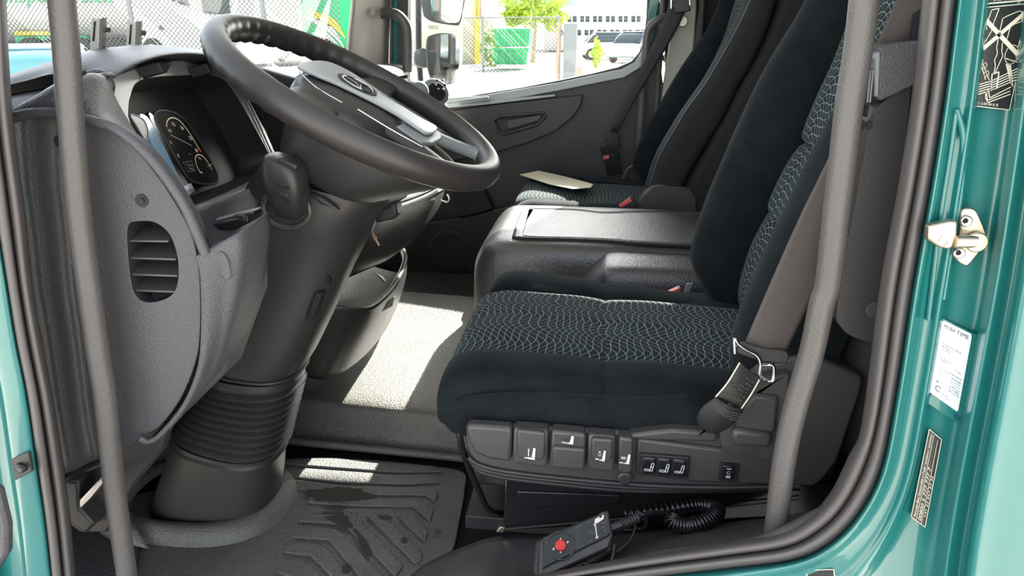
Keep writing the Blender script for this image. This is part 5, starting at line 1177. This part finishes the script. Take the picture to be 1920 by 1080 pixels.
gl = cr([ap(1165, 984, .725), ap(1180, 978, .73), ap(1196, 970, .735)], 10)
tube('strain_relief', gl, [.0068 if i % 3 else .0052 for i in range(len(gl))], M['softblack'], cg, n=14)
tube('straight_lead', [ap(1194, 970, .735), ap(1215, 963, .745), ap(1240, 961, .755), ap(1262, 966, .76)], .0028, M['gloss'], cg, n=8, k=5)
def helix(path, turns, r_, rw, nm='coil'):
    p = cr(path, 24); n_ = turns*14; out = []
    for i in range(n_+1):
        f = i/n_*(len(p)-1); k_ = min(int(f), len(p)-2); c = lerp(p[k_], p[k_+1], f-k_); tg = (p[k_+1]-p[k_]).normalized()
        u = tg.cross(V((0, 0, 1))).normalized(); v = tg.cross(u); an = 2*math.pi*i/14
        out.append(c+(u*math.cos(an)+v*math.sin(an))*r_)
    tube(nm, out, rw, M['gloss'], cg, n=6)
helix([ap(1264, 966, .765), ap(1262, 980, .757), ap(1290, 986, .755), ap(1318, 980, .757), ap(1340, 968, .77), ap(1344, 953, .79), ap(1318, 946, .80), ap(1280, 950, .80), ap(1230, 958, .80), ap(1170, 964, .80)], 46, .0088, .0019)
tube('end_loop', [ap(1200, 985, .74)+V((.008*math.cos(t), 0, .010*math.sin(t)+.001*t)) for t in [i*.4 for i in range(24)]], .0022, M['gloss'], cg, n=6)
tube('tie_cord', [ap(1192, 985, .735), ap(1186, 1004, .73), ap(1172, 1022, .725), ap(1156, 1034, .72)], .0014, M['lever'], cg, n=6, k=4)

# ================================================================== LATCH STRIKER, SWITCH, STICKERS
ls_ = thing('door_striker', 'worn steel door latch striker bolted to the teal pillar', 'latch', A(1815, 445, .61))
pl_ = plate('mount_plate', cr(L([(1803, 400), (1812, 391), (1828, 392), (1838, 408), (1850, 440), (1847, 458), (1822, 492), (1810, 499), (1794, 488), (1791, 475), (1800, 450)], .600), 2, True), V((0, .006, 0)), M['rust'], ls_, bevel=.0015)
for (px, py) in ((1810, 414), (1797, 474)):
    s_ = disc('screw', A(px, py, .5995), (0, -1, 0), .0048, .003, M['metal'], ls_, bevel=.001); disc('screw_socket', A(px, py, .5963), (0, -1, 0), .0024, .0004, M['void'], s_, n=6, bevel=0)
tube('striker_pin', [A(1830, 453, .586), A(1790, 453, .586)], .0052, M['rust'], ls_, n=20); disc('pin_boss', A(1829, 453, .598), (0, -1, 0), .0085, .004, M['rust'], ls_, bevel=.001)
tube('pin_post', [A(1828, 453, .600), A(1828, 453, .584)], .0055, M['rust'], ls_, n=18)
plate('hook', L([(1742, 424), (1780, 415), (1797, 414), (1796, 444), (1787, 466), (1775, 468), (1756, 462), (1740, 452)], .586), V((0, .010, 0)), M['rust'], ls_, bevel=.0025, seg=3)
tube('hook_mark', [A(1770, 452, .5855)+V((.0035*math.cos(t), 0, .0045*math.sin(t))) for t in [2*math.pi*i/16 for i in range(16)]], .0005, M['cream'], ls_, n=5, closed=True)
dsw = thing('door_switch', 'small square black door light switch on the left teal pillar', 'switch', A(40, 875, .60))
plate('switch_plate', L([(20, 862), (52, 848), (60, 884), (27, 902)], .598), V((0, .004, 0)), M['softblack'], dsw, bevel=.001)
disc('switch_collar', A(40, 876, .598), (0, -1, 0), .0062, .004, M['gloss'], dsw, bevel=.001); disc('switch_plunger', A(44, 876, .594), (0, -1, 0), .0035, .006, M['lever'], dsw, bevel=.001)
struct(plate('door_1', [A(-60, 900, .50), A(-5, 920, .50), A(12, 990, .50), A(12, 1040, .50), A(-10, 1075, .50), A(-60, 1090, .50)], V((0, .01, 0)), M['panel'], bevel=.003))

def sticker(name, q4, label, mat, y=.6095, border=None):
    q = quad(q4, y); o = plate(name, q, V((0, .0008, 0)), mat, None, bevel=0, smooth=False); props(o, label, 'sticker')
    return o, q
o, q = sticker('warning_sticker', [(1836, 15), (1936, 6), (1892, 206), (1812, 197)], 'black warning sticker with crossed out winch drawing on the teal pillar', M['labelblack'])
P = Print(q, .0005)
P.line([(.0, .0), (1, 0), (1, 1), (0, 1)], .0006, True)
P.line([(.03, .06), (.90, .46)], .0030); P.line([(.08, .46), (.98, .04)], .0030); P.build('cross', M['cream'], o)
P = Print(q, .0004)
P.line([(.18, .18), (.24, .03), (.38, .02), (.32, .15), (.30, .24), (.24, .30), (.20, .35)], .0006); P.line([(.18, .18), (.20, .22), (.14, .24), (.18, .30), (.20, .35), (.18, .45), (.22, .55), (.34, .66), (.42, .72)], .0006)
P.line([(.16, .50), (.22, .60), (.34, .72)], .0006); P.arc(.27, .58, .05, .03, 0, 360, .0005, 10); P.arc(.34, .66, .05, .03, 0, 360, .0005, 10)
P.line([(.46, .30), (.48, .12), (.56, .10), (.78, .06), (.86, .08), (.86, .16), (.74, .18), (.66, .20)], .0006)
P.line([(.46, .30), (.46, .40), (.50, .46), (.46, .52), (.50, .58), (.50, .66)], .0006); P.line([(.66, .20), (.64, .32), (.56, .36), (.58, .44), (.62, .48), (.56, .58), (.52, .66)], .0006)
P.arc(.80, .47, .14, .09, 0, 360, .0007, 24); P.line([(.66, .50), (.78, .52), (.94, .54)], .0007); P.line([(.90, .34), (.90, .50), (.96, .52), (.96, .32), (.90, .32)], .0006)
for i in range(5): P.line([(.06+.01*i, .80+.025*i), (.48, .73+.025*i), (.98, .60+.028*i)], .0007)
P.poly([(.46, .68), (.58, .66), (.60, .80), (.48, .82)]) if False else P.line([(.46, .66), (.60, .64), (.62, .80), (.50, .82)], .0008, True)
P.line([(.40, .84), (.46, .93), (.92, .82)], .0007); P.line([(.44, .82), (.50, .90), (.92, .78)], .0007); P.line([(.40, .84), (.40, .90), (.48, .95), (.94, .85)], .0007)
for i in range(4): P.line([(.72+.03*i, .56), (.90+.02*i, .74+.01*i)], .0007)
P.arc(.27, .965, .025, .012, 0, 360, .0005, 10); P.text('A 004 584 36 38', .33, .953, .72, .98)
P.build('drawing', M['cream'], o)
o, q = sticker('warning_sticker', [(1842, -40), (1950, -48), (1926, 0), (1840, 8)], 'lower end of a black sticker above the crossed out drawing sticker', M['labelblack'])
P = Print(q, .0005); P.text('A 004 584 70 38', .25, .80, .85, .93); P.line([(.0, .0), (1, 0), (1, 1), (0, 1)], .0009, True); P.build('lettering', M['cream'], o)
o, q = sticker('calibration_sticker', [(1752, 590), (1832, 628), (1804, 800), (1734, 752)], 'clear label holder with white calibration sheet below the latch striker', M['teal'], .6098)
P = Print(q, .0004); P.poly([(.03, .10), (.12, .12), (.14, .80), (.04, .80)]); P.text('VDO', .02, .02, .36, .07); P.text('VDO', .74, .91, .96, .96); P.rect(.02, .85, .14, .91); P.build('blue_print', M['navy'], o)
q = quad([(1767, 600), (1823, 627), (1796, 773), (1743, 735)], .6090)
wl = plate('white_sheet', [bil(q, u, v) for u, v in [(.04, 0), (.96, 0), (1, .03), (1, .97), (.96, 1), (.04, 1), (0, .97), (0, .03)]], V((0, .0006, 0)), M['labelwhite'], o, bevel=0, smooth=False)
P = Print(q, .0004); P.text('MOBA', .08, .035, .46, .085); P.text('TIME', .50, .035, .90, .085); P.build('heading', M['ink'], wl)
P = Print(q, .0004)
for r_, (t_, u0, u1) in enumerate([('Mercedes-Benz Schweiz AG', .14, .78), ('Bernstrasse 55', .14, .50), ('CH-3018 Bern', .14, .44)]): P.text(t_, u0, .27+r_*.035, u1, .295+r_*.035)
P.text('Dat. Einbau am:', .14, .455, .50, .48); P.text('Prüfdatum:', .14, .49, .38, .51); P.text('17.01.2020', .60, .52, .86, .54)
P.text('WDB96700210', .46, .585, .92, .605)
for r_ in range(6): P.text(['Fahrgestell-Nr.', 'Wegimpulse', 'w =', 'k =', 'l =', ''][r_] or '.', .14, .61+r_*.035, .46 if r_ < 2 else .22, .63+r_*.035); P.text(['2020/06', '8112 Imp/km', '8112 Imp/km', '3189 mm', '315/80', '80 km/h'][r_], .58, .63+r_*.035, .92, .652+r_*.035)
P.arc(.24, .885, .08, .035, 30, 330, .0006, 14); P.text('e 1', .20, .875, .28, .895); P.text('84-0302', .38, .90, .62, .915); P.text('Nr. 0001', .38, .93, .66, .945)
P.build('sheet_print', M['ink'], wl)
o, q = sticker('service_sticker', [(1742, 804), (1765, 824), (1734, 988), (1708, 968)], 'narrow black sticker with slanted service telephone numbers under the white label', M['labelblack'])
P = Print(q, .0005)
P.line([(.0, .0), (1, 0), (1, 1), (0, 1)], .0006, True); P.line([(.40, .02), (.36, .99)], .0004); P.line([(.74, .04), (.72, .99)], .0004)
P.text('Mercedes-Benz Dienstmobile à Crédit / assistance / assistenza', .12, .03, .30, .97, 90)
P.text('00800 5 777 777 7', .45, .36, .68, .97, 90); P.text('+41 22 567 53 35', .78, .42, .93, .90, 90)
P.build('lettering', M['cream'], o)
o, q = sticker('info_sticker', [(1429, 1072), (1563, 1067), (1568, 1110), (1432, 1115)], 'top edge of a black sticker on the teal sill at the bottom', M['labelblack'], .607)
P = Print(q, .0005); P.line([(.0, .0), (1, 0), (1, 1), (0, 1)], .0009, True); P.line([(.2, .5), (.25, .12), (.33, .05), (.30, .4)], .001); P.line([(.42, .5), (.43, .15), (.62, .12), (.62, .5)], .001); P.line([(.03, .05), (.08, .3), (.05, .5)], .001); P.build('drawing', M['cream'], o)

# ================================================================== DOOR MIRRORS (outside the passenger door)
mirm = plain('mirror_glass', (.9, .9, .9), .02, 1)
def mirror(label, outline, face, y, par_loc):
    t = thing('door_mirror', label, 'mirror', par_loc)
    o_ = cr(L(outline, y), 3, True); nrm = V((-.02, .13, 0))
    plate('housing', o_, nrm, M['lever'], t, bevel=.02, seg=3)
    f_ = cr(L(face, y-.006), 3, True); plate('mirror_glass', f_, V((.002, .004, 0)), mirm, t, bevel=0)
    return t
m1 = mirror('lower door mirror with pale reflective glass outside the passenger window', [(799, 75), (808, 66), (830, 62), (855, 66), (863, 80), (864, 118), (856, 145), (846, 158), (820, 160), (808, 152), (799, 120)], [(818, 68), (835, 64), (855, 68), (861, 82), (862, 118), (853, 146), (842, 156), (816, 154), (812, 135), (818, 110), (815, 85)], 3.05, A(785, 110, 3.1))
plate('mirror_arm', cr(L([(775, 98), (782, 93), (800, 92), (802, 127), (780, 125), (775, 118)], 3.08), 2, True), V((0, .05, 0)), M['handle'], m1, bevel=.01)
m2 = mirror('upper door mirror cut off by the top of the picture', [(788, -60), (792, 20), (800, 35), (815, 42), (855, 48), (862, 44), (868, 20), (872, -60)], [(811, -60), (809, 15), (815, 38), (852, 43), (861, 36), (866, 10), (870, -60)], 3.05, A(785, 0, 3.1))
props(tube('mirror_pole', L([(785, -120), (785, 0), (786, 100), (789, 152)], 3.24), .014, M['black'], None, n=10, k=3), 'dark vertical pole that carries both door mirrors', 'pole')
